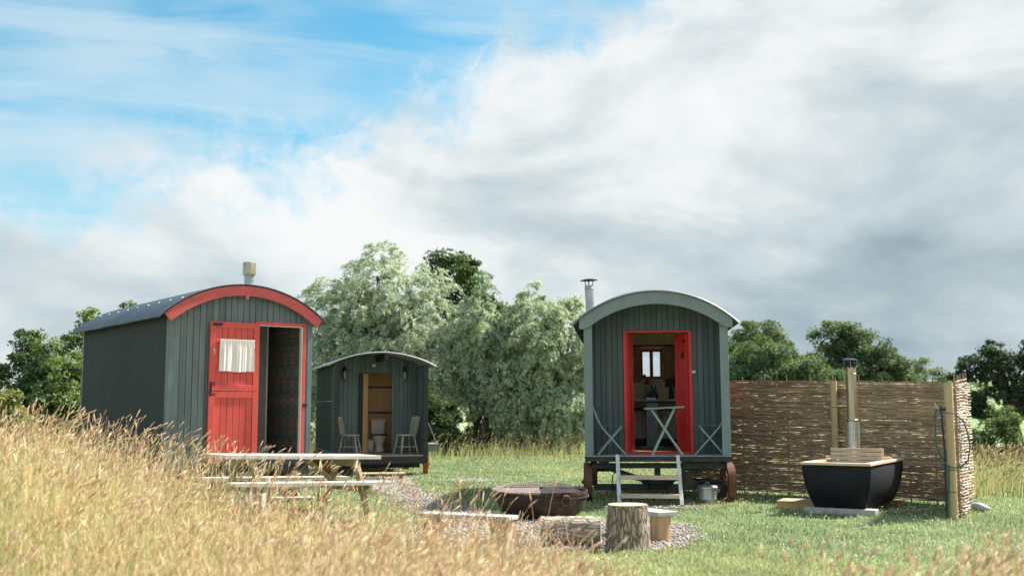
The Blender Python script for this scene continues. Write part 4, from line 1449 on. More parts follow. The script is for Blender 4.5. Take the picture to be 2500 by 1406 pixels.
# chimney on the left slope of the roof
ch = empty('chimney', (-0.93, 1.55, 0.0))
ch.parent = HB
ch.rotation_euler = (0, rad(-1.5), 0)
mb = MB()
mb.lathe([(0.070, 2.72), (0.070, 3.33), (0.076, 3.335), (0.076, 3.355), (0.071, 3.36), (0.071, 3.40)], 20)
obj('flue_pipe', mb, GALV, ch, smooth=True)
mb = MB()
for k in range(3):
    a = 2 * PI * k / 3 + 0.5
    mb.bar((0.066 * math.cos(a), 0.066 * math.sin(a), 3.39), (0.075 * math.cos(a), 0.075 * math.sin(a), 3.48), 0.016, 0.006)
mb.lathe([(0.142, 3.482), (0.142, 3.488), (0.06, 3.508), (0.01, 3.512)], 20)
obj('rain_cap', mb, BLACK, ch, smooth=True)
# undercarriage
mb = MB()
mb.box(-0.98, 0.98, 0.12, 0.24, FLB - 0.19, FLB - 0.115)
for sx in (-0.82, 0.82):
    mb.box(sx - 0.05, sx + 0.05, 0.0, LB, FLB - 0.114, FLB - 0.032)
mb.box(-0.045, 0.045, 0.26, 0.34, 0.24, FLB - 0.115)
for sx in (-1, 1):
    mb.bar((sx * 0.86, 0.30, FLB - 0.15), (sx * 0.20, 0.30, 0.31), 0.05, 0.075)
    mb.bar((sx * 1.0, 0.30, FLB - 0.10), (sx * 0.82, 0.30, FLB - 0.19), 0.05, 0.06)
mb.box(-0.95, 0.95, 0.27, 0.35, 0.165, 0.255)
mb.box(-0.98, -0.70, 3.7, 3.78, 0.25, 0.32)
mb.box(0.70, 0.98, 3.7, 3.78, 0.25, 0.32)
mb.box(-0.85, -0.76, 3.68, 3.80, 0.26, FLB - 0.114)
mb.box(0.76, 0.85, 3.68, 3.80, 0.26, FLB - 0.114)
obj('chassis', mb, BLACK_BEAM, HB)
mb = MB()
mb.lathe([(0.23, 0.26), (0.245, 0.28), (0.245, 0.30), (0.20, 0.315), (0.20, 0.36), (0.14, 0.37)], 24, (0, 0.30, 0))
for sx in (-1, 1):
    mb.tube([(sx * 0.13, 0.22, 0.10), (sx * 0.13, 0.22, 0.30)], 0.012, 6)
obj('turntable', mb, BLACK_BEAM, HB, smooth=True)
mb = MB()
mb.tube([(-0.62, 0.28, FLB - 0.25), (-0.67, 0.26, 0.38), (-0.68, 0.25, 0.25), (-0.66, 0.25, 0.17)], 0.009, 6)
obj('cable', mb, BLACK, HB)
wheel(HB, -1.045, 0.31, 0.285, 0.287, 0.115, RUST, rad(3))
wheel(HB, 1.045, 0.31, 0.285, 0.287, 0.115, RUST, rad(9))
wheel(HB, -1.03, 3.74, 0.285, 0.287, 0.115, RUST)
wheel(HB, 1.03, 3.74, 0.285, 0.287, 0.115, RUST)


def in_hut(o_loc, root):
    """world point of a point given in the hut's own axes"""
    M = Matrix.Translation(root.location) @ root.rotation_euler.to_matrix().to_4x4()
    return tuple(M @ Vector(o_loc))


# table and the things on it inside the porch hut
TY = 3.55
tb = thing('pedestal_table', 'grey blue pedestal table under the window inside the porch hut', 'table', in_hut((0.03, TY, FLB), HB), rad(-5.5))
mb = MB()
mb.box(-0.62, 0.62, -0.02, 0.85, 0.825, 0.855)
obj('tabletop', mb, TABLE_GREY, tb, bevel=0.006)
mb = MB()
mb.box(-0.10, 0.10, 0.02, 0.14, 0.026, 0.79)
obj('pedestal', mb, TABLE_GREY, tb, bevel=0.006)
mb = MB()
mb.box(-0.21, 0.21, -0.03, 0.20, 0.0, 0.025)
obj('base_plate', mb, TABLE_GREY, tb)
mb = MB()
mb.box(-0.45, 0.45, 0.02, 0.75, 0.79, 0.824)
obj('apron', mb, DARK_WOOD, tb)
TZ = FLB + 0.857
vs_ = thing('flower_vase', 'slim vase of dark dried flowers on the indoor table', 'vase', in_hut((-0.055, TY + 0.35, TZ), HB))
mb = MB()
mb.lathe([(0.035, 0), (0.045, 0.02), (0.05, 0.09), (0.034, 0.16), (0.042, 0.19)], 16)
obj('vessel', mb, GLASS_VASE, vs_, smooth=True)
rnd = random.Random(4)
for k in range(12):
    a = rnd.uniform(0, 2 * PI)
    r = rnd.uniform(0.02, 0.13)
    top = (r * math.cos(a), r * math.sin(a), rnd.uniform(0.26, 0.44))
    mb = MB()
    mb.tube([(0, 0, 0.15), (top[0] * 0.5, top[1] * 0.5, 0.24), top], 0.003, 5)
    s = obj('flower_stem', mb, WOOD_OLIVE, vs_)
    mb = MB()
    mb.lathe([(0.006, -0.02), (0.028, 0.0), (0.026, 0.02), (0.008, 0.034)], 8, top)
    obj('flower_head', mb, PETAL, s)
ct = thing('ceramic_ornament', 'dark blue ceramic ornament with two pointed ears on the indoor table', 'ornament', in_hut((0.075, TY + 0.30, TZ), HB))
mb = MB()
mb.lathe([(0.06, 0), (0.078, 0.03), (0.076, 0.10), (0.055, 0.16), (0.05, 0.175), (0.056, 0.20), (0.048, 0.235), (0.015, 0.245)], 18)
for sx in (-1, 1):
    mb.tube([(sx * 0.03, 0, 0.22), (sx * 0.042, 0, 0.275)], [0.02, 0.003], 8)
mb.tube([(0.03, -0.045, 0.0), (0.035, -0.07, 0.09), (0.03, -0.05, 0.14)], [0.02, 0.024, 0.012], 8)
mb.tube([(-0.03, -0.045, 0.0), (-0.035, -0.07, 0.09), (-0.03, -0.05, 0.14)], [0.02, 0.024, 0.012], 8)
obj('body', mb, BLUE_GLAZE, ct, smooth=True)
bk = thing('white_book', 'white book lying in front of the blue ornament', 'book', in_hut((0.02, TY + 0.14, TZ), HB))
mb = MB()
mb.box(-0.085, 0.085, -0.06, 0.06, 0.0, 0.006)
mb.box(-0.085, 0.085, -0.06, 0.06, 0.026, 0.032)
obj('cover', mb, WHITE_PLASTIC, bk)
mb = MB()
mb.box(-0.08, 0.08, -0.056, 0.056, 0.0065, 0.0255)
obj('pages', mb, LINEN, bk)
lp = thing('table_lamp', 'table lamp with black shade at the right end of the indoor table', 'lamp', in_hut((0.395, TY + 0.35, TZ), HB))
mb = MB()
mb.lathe([(0.06, 0), (0.06, 0.012), (0.045, 0.02), (0.042, 0.20), (0.02, 0.235)], 16)
obj('base', mb, BLACK, lp, smooth=True)
mb = MB()
mb.lathe([(0.125, 0.225), (0.085, 0.37), (0.083, 0.37), (0.122, 0.225)], 20, close=False)
obj('lamp_shade', mb, BLACK, lp, smooth=True)

# steps up to the porch
st = thing('porch_steps', 'pale grey timber steps with two tan treads below the porch', 'steps', in_hut((0, 0, 0), HB)[:2] + (0.0,), rad(-5.5))
for sx, top, bot in ((-0.595, 0.675, 0.03), (0.285, 0.675, -0.0)):
    mb = MB()
    mb.bar((sx, -0.095, top), (sx + 0.02, -0.62, bot), 0.052, 0.10, (0, 1, 0.7))
    obj('stringer', mb, STEP_GREY, st, bevel=0.004)
for z, y in ((0.405, -0.36), (0.155, -0.535)):
    mb = MB()
    mb.box(-0.563, 0.268, y - 0.10, y + 0.08, z - 0.042, z + 0.012)
    obj('tread', mb, STEP_TREAD, st, bevel=0.004)


# folding bistro set
def bistro_chair(label, loc, rz):
    """sits facing +x; origin on the floor below the middle of the seat"""
    root = thing('folding_chair', label, 'chair', loc, rz, 'folding metal chairs on the porch')
    for sy in (-1, 1):
        y = 0.19 * sy
        mb = MB()
        mb.tube([(0.235, y, 0.0), (-0.12, y, 0.40), (-0.17, y, 0.48), (-0.26, y, 0.70), (-0.285, y, 0.80)], 0.0105, 8)
        obj('back_leg', mb, FOLD_PAINT, root, smooth=True)
        mb = MB()
        mb.tube([(-0.20, y * 0.9, 0.0), (0.17, y * 0.9, 0.435)], 0.0105, 8)
        obj('front_leg', mb, FOLD_PAINT, root, smooth=True)
    for k in range(6):
        mb = MB()
        x = -0.165 + k * 0.072
        mb.box(x, x + 0.05, -0.20, 0.20, 0.437, 0.449)
        obj('seat_slat', mb, FOLD_SLAT, root)
    for z in (0.70, 0.77):
        mb = MB()
        x = -0.26 - (z - 0.70) * 0.25
        mb.box(x - 0.008, x + 0.008, -0.18, 0.18, z - 0.022, z + 0.022)
        obj('back_slat', mb, FOLD_SLAT, root)
    mb = MB()
    mb.tube([(0.225, -0.19, 0.012), (0.225, 0.19, 0.012)], 0.007, 6)
    mb.tube([(-0.19, -0.17, 0.012), (-0.19, 0.17, 0.012)], 0.007, 6)
    obj('stretcher', mb, FOLD_PAINT, root)
    return root


bistro_chair('folding metal chair on the porch beside the left post, facing the table', in_hut((-0.70, 0.27, FLB), HB), rad(-5.5 + 4))
bistro_chair('folding metal chair on the porch beside the right post, facing the table', in_hut((0.80, 0.27, FLB), HB), rad(180 - 5.5 - 6))
bt = thing('bistro_table', 'small folding metal table with crossed legs in front of the red doors', 'table', in_hut((0.135, 0.22, FLB), HB), rad(-5.5), tilt=(0, rad(-2.6)))
mb = MB()
mb.box(-0.30, 0.30, -0.26, 0.26, 0.700, 0.712)
mb.box(-0.29, 0.29, -0.25, 0.25, 0.688, 0.699)
obj('tabletop', mb, FOLD_PAINT, bt, bevel=0.003)
for sy in (-1, 1):
    y = 0.2 * sy
    mb = MB()
    mb.bar((-0.19, y, 0.69), (0.235, y, 0.0), 0.012, 0.024, (1, 0, 0))
    obj('leg', mb, FOLD_PAINT, bt)
    mb = MB()
    mb.bar((0.16, y * 0.92, 0.69), (-0.215, y * 0.92, 0.0), 0.012, 0.024, (1, 0, 0))
    obj('leg', mb, FOLD_PAINT, bt)
mb = MB()
mb.tube([(0.0, -0.2, 0.36), (0.0, 0.2, 0.36)], 0.008, 6)
obj('cross_rod', mb, FOLD_PAINT, bt)

# bin and tub under the hut
bn = thing('metal_bin', 'small galvanised bin with lid under the porch hut', 'bin', (2.85, 16.35, 0.0))
mb = MB()
mb.lathe([(0.125, 0.0), (0.130, 0.02), (0.132, 0.06), (0.136, 0.065), (0.136, 0.075), (0.134, 0.08), (0.138, 0.20), (0.143, 0.205), (0.143, 0.215), (0.139, 0.22), (0.140, 0.235)], 24)
obj('body', mb, GALV, bn, smooth=True)
mb = MB()
mb.lathe([(0.150, 0.225), (0.150, 0.245), (0.13, 0.262), (0.03, 0.275)], 24)
obj('lid', mb, GALV, bn, smooth=True)
mb = MB()
mb.tube([(-0.03, 0, 0.27), (-0.025, 0, 0.30), (0.0, 0, 0.31), (0.025, 0, 0.30), (0.03, 0, 0.27)], 0.005, 6)
obj('handle', mb, GALV, bn)
mb = MB()
for sx in (-1, 1):
    mb.tube([(sx * 0.14, -0.03, 0.215), (sx * 0.165, -0.03, 0.20), (sx * 0.168, -0.03, 0.18), (sx * 0.14, -0.03, 0.165)], 0.005, 6)
obj('side_handle', mb, GALV, bn)
tr = thing('plastic_trough', 'black plastic trough standing behind the galvanised bin', 'trough', (3.02, 16.95, 0.0), rad(-3))
mb = MB()
for (w0, d0, z0_, w1, d1, z1_) in ((0.40, 0.28, 0.0, 0.46, 0.34, 0.30),):
    o = [(-w0 / 2, -d0 / 2, z0_), (w0 / 2, -d0 / 2, z0_), (w0 / 2, d0 / 2, z0_), (-w0 / 2, d0 / 2, z0_)]
    p = [(-w1 / 2, -d1 / 2, z1_), (w1 / 2, -d1 / 2, z1_), (w1 / 2, d1 / 2, z1_), (-w1 / 2, d1 / 2, z1_)]
    i_ = [(x * 0.92, y * 0.9, z1_) for x, y, z in p]
    j_ = [(x * 0.92, y * 0.9, 0.02) for x, y, z in o]
    mb.add(o + p + i_ + j_, [(3, 2, 1, 0), (0, 1, 5, 4), (1, 2, 6, 5), (2, 3, 7, 6), (3, 0, 4, 7), (4, 5, 9, 8), (5, 6, 10, 9), (6, 7, 11, 10), (7, 4, 8, 11),
                             (8, 9, 13, 12), (9, 10, 14, 13), (10, 11, 15, 14), (11, 8, 12, 15), (12, 13, 14, 15)])
obj('body', mb, BLACK, tr)
mb = MB()
mb.box(-0.27, 0.27, -0.21, -0.165, 0.28, 0.31)
mb.box(-0.27, 0.27, 0.165, 0.21, 0.28, 0.31)
mb.box(-0.27, -0.225, -0.164, 0.164, 0.28, 0.31)
mb.box(0.225, 0.27, -0.164, 0.164, 0.28, 0.31)
obj('rim', mb, BLACK, tr, bevel=0.006)

# ---- toilet hut -------------------------------------------------------------
TG = -0.14
HT = thing('toilet_hut', 'small dark green wagon hut with a toilet showing through its doorway', 'hut', (-2.967, 25.30, TG), rad(16))
FLT = 0.47
LT = 3.7
PT = 1.2
WT = 1.085
arcT = Arc(2.80, 1.25, 2.49)
innT = lambda x: arcT.z(x, 0.03)
corrugated_roof(HT, arcT, -0.12, LT + 0.12, ROOF_PALE)
doorT = (-0.375, 0.44, FLT, 2.37)
board_wall(HT, -WT + 0.06, WT - 0.06, FLT, innT, PT, PAINT_D, 0.10, doorT, seed=11)
backing(HT, -WT + 0.05, WT - 0.05, FLT, innT, PT + 0.002, doorT, GAP)
for sx in (-1, 1):
    mb = MB()
    mb.box(sx * WT - 0.11 * (sx > 0), sx * WT + 0.11 * (sx < 0), 0.0, 0.09, FLT - 0.19, innT(WT) - 0.02)
    obj('porch_post', mb, BLACK_BEAM, HT)
    WINT = (1.45, 2.25, 1.70, 2.20)  # unseen window opening, added so daylight reaches the toilet
    if sx > 0:
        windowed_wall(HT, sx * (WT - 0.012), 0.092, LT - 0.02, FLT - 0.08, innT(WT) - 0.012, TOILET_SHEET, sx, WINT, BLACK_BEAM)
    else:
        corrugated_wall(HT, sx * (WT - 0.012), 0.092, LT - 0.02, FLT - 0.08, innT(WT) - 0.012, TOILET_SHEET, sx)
    for k in range(11):
        a = 0.092 + k * 0.1005
        mb = MB()
        xx = sx * (WT - 0.055)
        mb.box(min(xx, xx + sx * 0.015), max(xx, xx + sx * 0.015), a + 0.003, a + 0.0975, FLT, innT(WT) - 0.04)
        obj('board', mb, PAINT_D, HT)
    if sx > 0:
        holed_lining(HT, sx * (WT - 0.085) - 0.01, sx * (WT - 0.085) + 0.01, PT + 0.03, LT - 0.05, FLT, innT(WT) - 0.04, WINT, OSB)
    else:
        mb = MB()
        mb.box(sx * (WT - 0.085) - 0.01, sx * (WT - 0.085) + 0.01, PT + 0.03, LT - 0.05, FLT, innT(WT) - 0.04)
        obj('wall_lining', mb, OSB, HT)
# rows of screw heads on the side sheets
for z in (FLT + 1.22, FLT + 0.06):
    for k in range(28):
        mb = MB()
        mb.lathe([(0.009, 0), (0.009, 0.004)], 6)
        o = obj('screw_head', mb, LINEN, HT)
        o.location = (-WT - 0.002, 0.20 + k * 0.12, z)
        o.rotation_euler = (0, -PI / 2, 0)
mb = MB()
mb.box(-WT + 0.05, WT - 0.05, LT - 0.05, LT - 0.02, FLT, innT(WT) - 0.02)
obj('back_wall', mb, TOILET_SHEET, HT)
mb = MB()
mb.box(-WT + 0.06, WT - 0.06, 2.52, 2.55, FLT, innT(WT) - 0.03)
obj('wall_lining', mb, OSB, HT)
for z in (2.05, 1.42):
    mb = MB()
    mb.box(-WT + 0.08, WT - 0.08, 2.49, 2.519, z - 0.02, z + 0.02)
    obj('batten', mb, DARK_WOOD, HT)
mb = MB()
mb.box(-WT + 0.06, WT - 0.06, PT, LT - 0.05, FLT - 0.02, FLT)
obj('floor', mb, FLOOR_BROWN, HT)
for k in range(9):
    mb = MB()
    mb.box(-WT + 0.115, WT - 0.115, 0.0 + k * 0.133, 0.0 + (k + 1) * 0.133 - 0.005, FLT - 0.03, FLT)
    obj('deck_board', mb, PORCH_TAN, HT)
mb = MB()
mb.box(-WT + 0.112, WT - 0.112, -0.03, 0.03, FLT - 0.18, FLT - 0.031)
mb.box(-WT + 0.112, WT - 0.112, -0.012, 0.03, FLT - 0.20, FLT - 0.181)
obj('edge_beam', mb, BLACK_BEAM, HT)
mb = MB()
mb.box(doorT[0] + 0.14, doorT[0] + 0.26, PT + 0.10, PT + 0.20, FLT, doorT[3] - 0.02)
obj('door_stud', mb, WOOD_PINE, HT)
mb = MB()
mb.box(doorT[0] + 0.02, doorT[0] + 0.139, PT + 0.14, PT + 0.17, FLT + 0.01, doorT[3] - 0.02)
obj('door_leaf', mb, BLACK_BEAM, HT)  # blackened to read as the shaded gap; shade put into its colour
mb = MB()
mb.box(doorT[0] - 0.03, doorT[0] + 0.03, PT - 0.03, PT - 0.02, FLT + 0.02, FLT + 0.16)
obj('wood_offcut', mb, WOOD_PINE, HT)
mb = MB()
mb.box(0.04, 0.13, -0.13, PT - 0.02, 2.62, 2.765)
obj('ridge_beam', mb, BLACK_BEAM, HT)
mb = MB()
mb.lathe([(0.035, 0), (0.045, 0.02), (0.045, 0.05), (0.02, 0.07)], 12, (-0.05, 0.9, 2.50))
obj('porch_spotlight', mb, WHITE_PLASTIC, HT, smooth=True)
# caged lanterns either side of the doorway
for x in (-0.70, 0.73):
    l = empty('wall_lantern', (x, PT - 0.09, 2.30))
    l.parent = HT
    mb = MB()
    mb.lathe([(0.05, 0.10), (0.055, 0.13), (0.03, 0.17), (0.02, 0.21)], 12)
    mb.box(-0.02, 0.02, 0.0, 0.072, 0.12, 0.16)
    obj('lantern_cap', mb, BLACK, l)
    mb = MB()
    mb.lathe([(0.035, -0.09), (0.042, -0.06), (0.042, 0.09)], 12)
    obj('lantern_glass', mb, BULB, l, smooth=True)
    mb = MB()
    for k in range(6):
        a = 2 * PI * k / 6
        mb.tube([(0.055 * math.cos(a), 0.055 * math.sin(a), 0.11), (0.058 * math.cos(a), 0.058 * math.sin(a), -0.06), (0.01 * math.cos(a), 0.01 * math.sin(a), -0.115)], 0.004, 5)
    obj('lantern_cage', mb, BLACK, l)
# side hatch held by a chain
mb = MB()
mb.box(WT + 0.01, WT + 0.36, 0.45, 1.1, FLT + 0.20, FLT + 0.235)
obj('side_hatch', mb, WOOD_GREY, HT)
mb = MB()
mb.box(WT + 0.005, WT + 0.34, 0.48, 1.08, FLT + 0.06, FLT + 0.198)
obj('hatch_tray', mb, TUB_IN, HT)
mb = MB()
mb.tube([(WT + 0.02, 0.6, FLT + 0.95), (WT + 0.33, 0.6, FLT + 0.24)], 0.008, 6)
obj('hatch_chain', mb, GALV, HT)
for x, y in ((-1.02, 0.55), (1.02, 0.55), (-1.02, 2.9), (1.02, 2.9)):
    wheel(HT, x + (0.13 if x > 0 else -0.13), y, 0.245, 0.25, 0.12, RUST_OR, rad(-14) if x > 0 else 0)
mb = MB()
mb.box(-1.0, 1.0, 0.51, 0.59, 0.16, 0.25)
mb.box(-1.0, 1.0, 2.86, 2.94, 0.16, 0.25)
for sx in (-0.8, 0.8):
    mb.box(sx - 0.05, sx + 0.05, 0.03, LT - 0.03, 0.251, FLT - 0.03)
obj('chassis', mb, BLACK_BEAM, HT)
mb = MB()
mb.tube([(0.35, 0.1, 0.27), (0.5, 0.08, 0.17), (0.7, 0.08, 0.13), (0.85, 0.1, 0.22)], 0.008, 6)
mb.tube([(0.3, 0.12, 0.27), (0.48, 0.1, 0.20), (0.66, 0.1, 0.17), (0.8, 0.12, 0.25)], 0.008, 6)
obj('cable', mb, BLACK, HT)


# toilet
tl = thing('toilet', 'white toilet with dark seat inside the small green hut', 'toilet', in_hut((0.295, 2.05, FLT), HT), rad(16))
mb = MB()
mb.lathe([(0.12, 0.0), (0.125, 0.02), (0.10, 0.10), (0.10, 0.18), (0.15, 0.28), (0.19, 0.36), (0.195, 0.40), (0.15, 0.40), (0.10, 0.30)], 24)
obj('bowl', mb, PORCELAIN, tl, smooth=True)
mb = MB()
prof = []
for k in range(25):
    a = 2 * PI * k / 24
    prof.append([(0.21 * math.cos(a), 0.23 * math.sin(a) - 0.01, 0.402), (0.21 * math.cos(a), 0.23 * math.sin(a) - 0.01, 0.428),
                 (0.12 * math.cos(a), 0.14 * math.sin(a) - 0.01, 0.428), (0.12 * math.cos(a), 0.14 * math.sin(a) - 0.01, 0.402), (0.21 * math.cos(a), 0.23 * math.sin(a) - 0.01, 0.402)])
mb.grid(prof)
obj('seat', mb, DARK_WOOD, tl, smooth=True)
mb = MB()
mb.add([(-0.155, 0.24, 0.40), (0.155, 0.24, 0.40), (0.155, 0.40, 0.40), (-0.155, 0.40, 0.40), (-0.185, 0.22, 0.76), (0.185, 0.22, 0.76), (0.185, 0.40, 0.76), (-0.185, 0.40, 0.76)],
       [(0, 3, 2, 1), (4, 5, 6, 7), (0, 1, 5, 4), (1, 2, 6, 5), (2, 3, 7, 6), (3, 0, 4, 7)])
obj('cistern', mb, PORCELAIN, tl, bevel=0.02)
mb = MB()
mb.box(-0.20, 0.20, 0.205, 0.415, 0.762, 0.795)
obj('cistern_lid', mb, PORCELAIN, tl, bevel=0.01)
wb = thing('waste_bin', 'white canister on the floor left of the toilet', 'bin', in_hut((0.075, 2.12, FLT), HT))
mb = MB()
mb.lathe([(0.085, 0), (0.095, 0.02), (0.10, 0.27)], 18)
obj('body', mb, WHITE_PLASTIC, wb, smooth=True)
mb = MB()
mb.lathe([(0.105, 0.268), (0.105, 0.285), (0.03, 0.30)], 18)
obj('lid', mb, WHITE_PLASTIC, wb, smooth=True)


def kitchen_chair(label, loc, rz):
    """spindle kitchen chair facing +x"""
    root = thing('wooden_chair', label, 'chair', loc, rz, 'painted chairs on the toilet hut porch')
    mb = MB()
    pts = []
    for k in range(20):
        a = 2 * PI * k / 20
        c, s = math.cos(a), math.sin(a)
        pts.append((math.copysign(abs(c) ** 0.55, c) * 0.205, math.copysign(abs(s) ** 0.55, s) * 0.21))
    n = len(pts)
    mb.add([(x, y, 0.425) for x, y in pts] + [(x, y, 0.455) for x, y in pts],
           [tuple(range(n - 1, -1, -1)), tuple(range(n, 2 * n))] + [(i, (i + 1) % n, n + (i + 1) % n, n + i) for i in range(n)])
    obj('seat', mb, CHAIR_PAINT, root, bevel=0.006)
    for sx in (-1, 1):
        for sy in (-1, 1):
            mb = MB()
            top = Vector((sx * 0.14, sy * 0.14, 0.43))
            bot = Vector((sx * 0.215, sy * 0.20, 0.0))
            ts = (0, .12, .2, .28, .5, .62, .66, .72, .8, 1)
            rs = (.014, .016, .021, .016, .021, .022, .016, .021, .019, .013)
            mb.tube([top.lerp(bot, t) for t in ts], list(rs), 8)
            obj('leg', mb, CHAIR_PAINT, root, smooth=True)
    mb = MB()
    for sy in (-1, 1):
        mb.tube([(-0.185, sy * 0.176, 0.17), (0.185, sy * 0.176, 0.17)], 0.011, 8)
    mb.tube([(0, -0.176, 0.17), (0, 0.176, 0.17)], 0.011, 8)
    obj('stretcher', mb, CHAIR_PAINT, root, smooth=True)
    for k, y in enumerate((-0.165, -0.095, -0.032, 0.032, 0.095, 0.165)):
        mb = MB()
        w = 0.034 if k in (0, 5) else 0.026
        prev = None
        for (x, z) in ((-0.165, 0.452), (-0.20, 0.56), (-0.215, 0.66), (-0.235, 0.75), (-0.275, 0.84)):
            q = (x, y * (1 + (z - 0.45) * 0.15), z)
            if prev:
                mb.bar(prev, q, w, 0.014, (1, 0, 0.3))
            prev = q
        obj('back_slat' if k not in (0, 5) else 'back_post', mb, CHAIR_PAINT, root)
    mb = MB()
    rows = []
    for k in range(13):
        u = k / 12 * 2 - 1
        xo = 0.02 * u * u
        h = 0.028 + 0.022 * (1 - u * u)
        rows.append([(-0.262 + xo, u * 0.205, 0.80), (-0.262 + xo, u * 0.205, 0.82 + h), (-0.285 + xo, u * 0.205, 0.83 + h), (-0.285 + xo, u * 0.205, 0.80), (-0.262 + xo, u * 0.205, 0.80)])
    mb.grid(rows)
    mb.add(rows[0][:4], [(0, 1, 2, 3)])
    mb.add(rows[-1][:4], [(3, 2, 1, 0)])
    obj('top_rail', mb, CHAIR_PAINT, root, smooth=True)
    return root


kitchen_chair('painted wooden chair left of the toilet doorway, facing right', in_hut((-0.62, 0.62, FLT), HT), rad(16 - 22))
kitchen_chair('painted wooden chair right of the toilet doorway, facing left', in_hut((0.66, 0.50, FLT), HT), rad(180 + 16 + 16))

ts = thing('wooden_step', 'low tan slatted step in front of the toilet hut', 'step', (-2.78, 24.15, TG + 0.0), rad(8))
mb = MB()
for k in range(2):
    mb = MB()
    mb.box(-0.46, 0.46, -0.14 + k * 0.145, -0.005 + k * 0.145, 0.12, 0.145)
    obj('plank', mb, WOOD_LARCH, ts)
for x in (-0.40, -0.02, 0.38):
    mb = MB()
    mb.box(x - 0.03, x + 0.03, -0.12, 0.12, 0.0, 0.119)
    obj('bearer', mb, WOOD_CEDAR, ts)

# ------------------------------------------------------------------ picnic table, step, crate
pt = thing('picnic_table', 'bleached wooden picnic table with attached benches behind the long grass', 'picnic table', (-2.72, 13.85, 0.05), rad(35), tilt=(0, rad(1.5)))
for k in range(5):
    mb = MB()
    mb.box(-1.03, 1.03, -0.355 + k * 0.142, -0.355 + k * 0.142 + 0.136, 0.715, 0.76)
    obj('top_plank', mb, WOOD_PALE, pt, bevel=0.004)
for sy in (-1, 1):
    for k in range(2):
        mb = MB()
        y = sy * 0.62 + (k - 0.5) * 0.135
        mb.box(-1.03, 1.03, y - 0.064, y + 0.064, 0.415, 0.457)
        obj('seat_plank', mb, WOOD_PALE, pt, bevel=0.004)
for x in (-0.68, 0.68):
    mb = MB()
    mb.box(x - 0.022, x + 0.022, -0.34, 0.34, 0.62, 0.713)
    obj('top_bearer', mb, WOOD_OLIVE, pt)
    mb = MB()
    mb.box(x - 0.022, x + 0.022, -0.76, 0.76, 0.32, 0.413)
    obj('seat_bearer', mb, WOOD_OLIVE, pt)
    for sy in (-1, 1):
        mb = MB()
        mb.bar((x + 0.047, sy * 0.24, 0.712), (x + 0.047, sy * 0.66, -0.02), 0.045, 0.10, (0, 1, 0))
        obj('leg', mb, WOOD_OLIVE, pt)
for sx in (-1, 1):
    mb = MB()
    mb.bar((sx * 0.63, 0, 0.38), (sx * 0.16, 0, 0.70), 0.08, 0.045)
    obj('brace', mb, WOOD_OLIVE, pt)

hs = thing('hut_steps', 'white timber steps in front of the open stable door', 'steps', (-3.02, 15.62, 0.0), rad(8))
mb = MB()
for k in range(3):
    mb = MB()
    mb.box(-0.40, 0.40, -0.32 + k * 0.17, -0.32 + (k + 1) * 0.17 - 0.006, 0.365, 0.40)
    obj('tread', mb, WOOD_PALE, hs)
mb = MB()
mb.box(-0.40, 0.40, -0.345, -0.322, 0.30, 0.39)
obj('front_board', mb, WOOD_PALE, hs)
mb = MB()
mb.box(-0.28, 0.28, -0.72, -0.50, 0.165, 0.20)
obj('lower_tread', mb, WOOD_PALE, hs)
for sx in (-1, 1):
    mb = MB()
    mb.box(sx * 0.33 - 0.02, sx * 0.33 + 0.02, -0.30, 0.17, 0.0, 0.364)
    mb.box(sx * 0.25 - 0.02, sx * 0.25 + 0.02, -0.70, -0.302, 0.0, 0.164)
    obj('side_panel', mb, WOOD_OLIVE, hs)
cr = thing('wooden_crate', 'weathered grey wooden crate low in the grass by the picnic bench', 'crate', (-3.02, 12.60, g1(-3.02, 12.6)), rad(4))
for k in range(3):
    z = 0.02 + k * 0.125
    mb = MB()
    mb.box(-0.235, 0.235, -0.15, -0.13, z, z + 0.118)
    obj('slat', mb, WOOD_GREY, cr)
    mb = MB()
    mb.box(-0.235, 0.235, 0.13, 0.15, z, z + 0.118)
    obj('slat', mb, WOOD_GREY, cr)
    for sx in (-1, 1):
        mb = MB()
        mb.box(sx * 0.225 - 0.01, sx * 0.225 + 0.01, -0.129, 0.129, z, z + 0.118)
        obj('slat', mb, WOOD_GREY, cr)
mb = MB()
mb.box(-0.21, 0.21, -0.128, 0.128, 0.0, 0.018)
obj('bottom', mb, WOOD_GREY, cr)

# ------------------------------------------------------------------ fire bowl and seats round it
FB = (0.375, 14.35)
fb = thing('fire_bowl', 'wide rusty iron fire bowl on the gravel', 'fire bowl', (FB[0], FB[1], 0.0))
prof = []
for k in range(11):
    a = k / 10
    prof.append((0.20 + 0.385 * math.sin(a * PI / 2) ** 0.9, -0.05 + 0.345 * (1 - math.cos(a * PI / 2))))
prof += [(0.592, 0.30), (0.595, 0.345), (0.575, 0.345), (0.57, 0.30)]
pin = [(r * 0.955, z + 0.02) for r, z in prof[:11]][::-1]
mb = MB()
mb.lathe(prof + pin, 48)
obj('bowl', mb, CHAR, fb, smooth=True)
mb = MB()
ring = []
for k in range(49):
    a = 2 * PI * k / 48
    c, s = math.cos(a), math.sin(a)
    ring.append([(r * c, r * s, z) for r, z in ((0.588, 0.262), (0.601, 0.262), (0.601, 0.28), (0.590, 0.28))])
mb.grid(ring)
obj('band', mb, CHAR, fb, smooth=True)
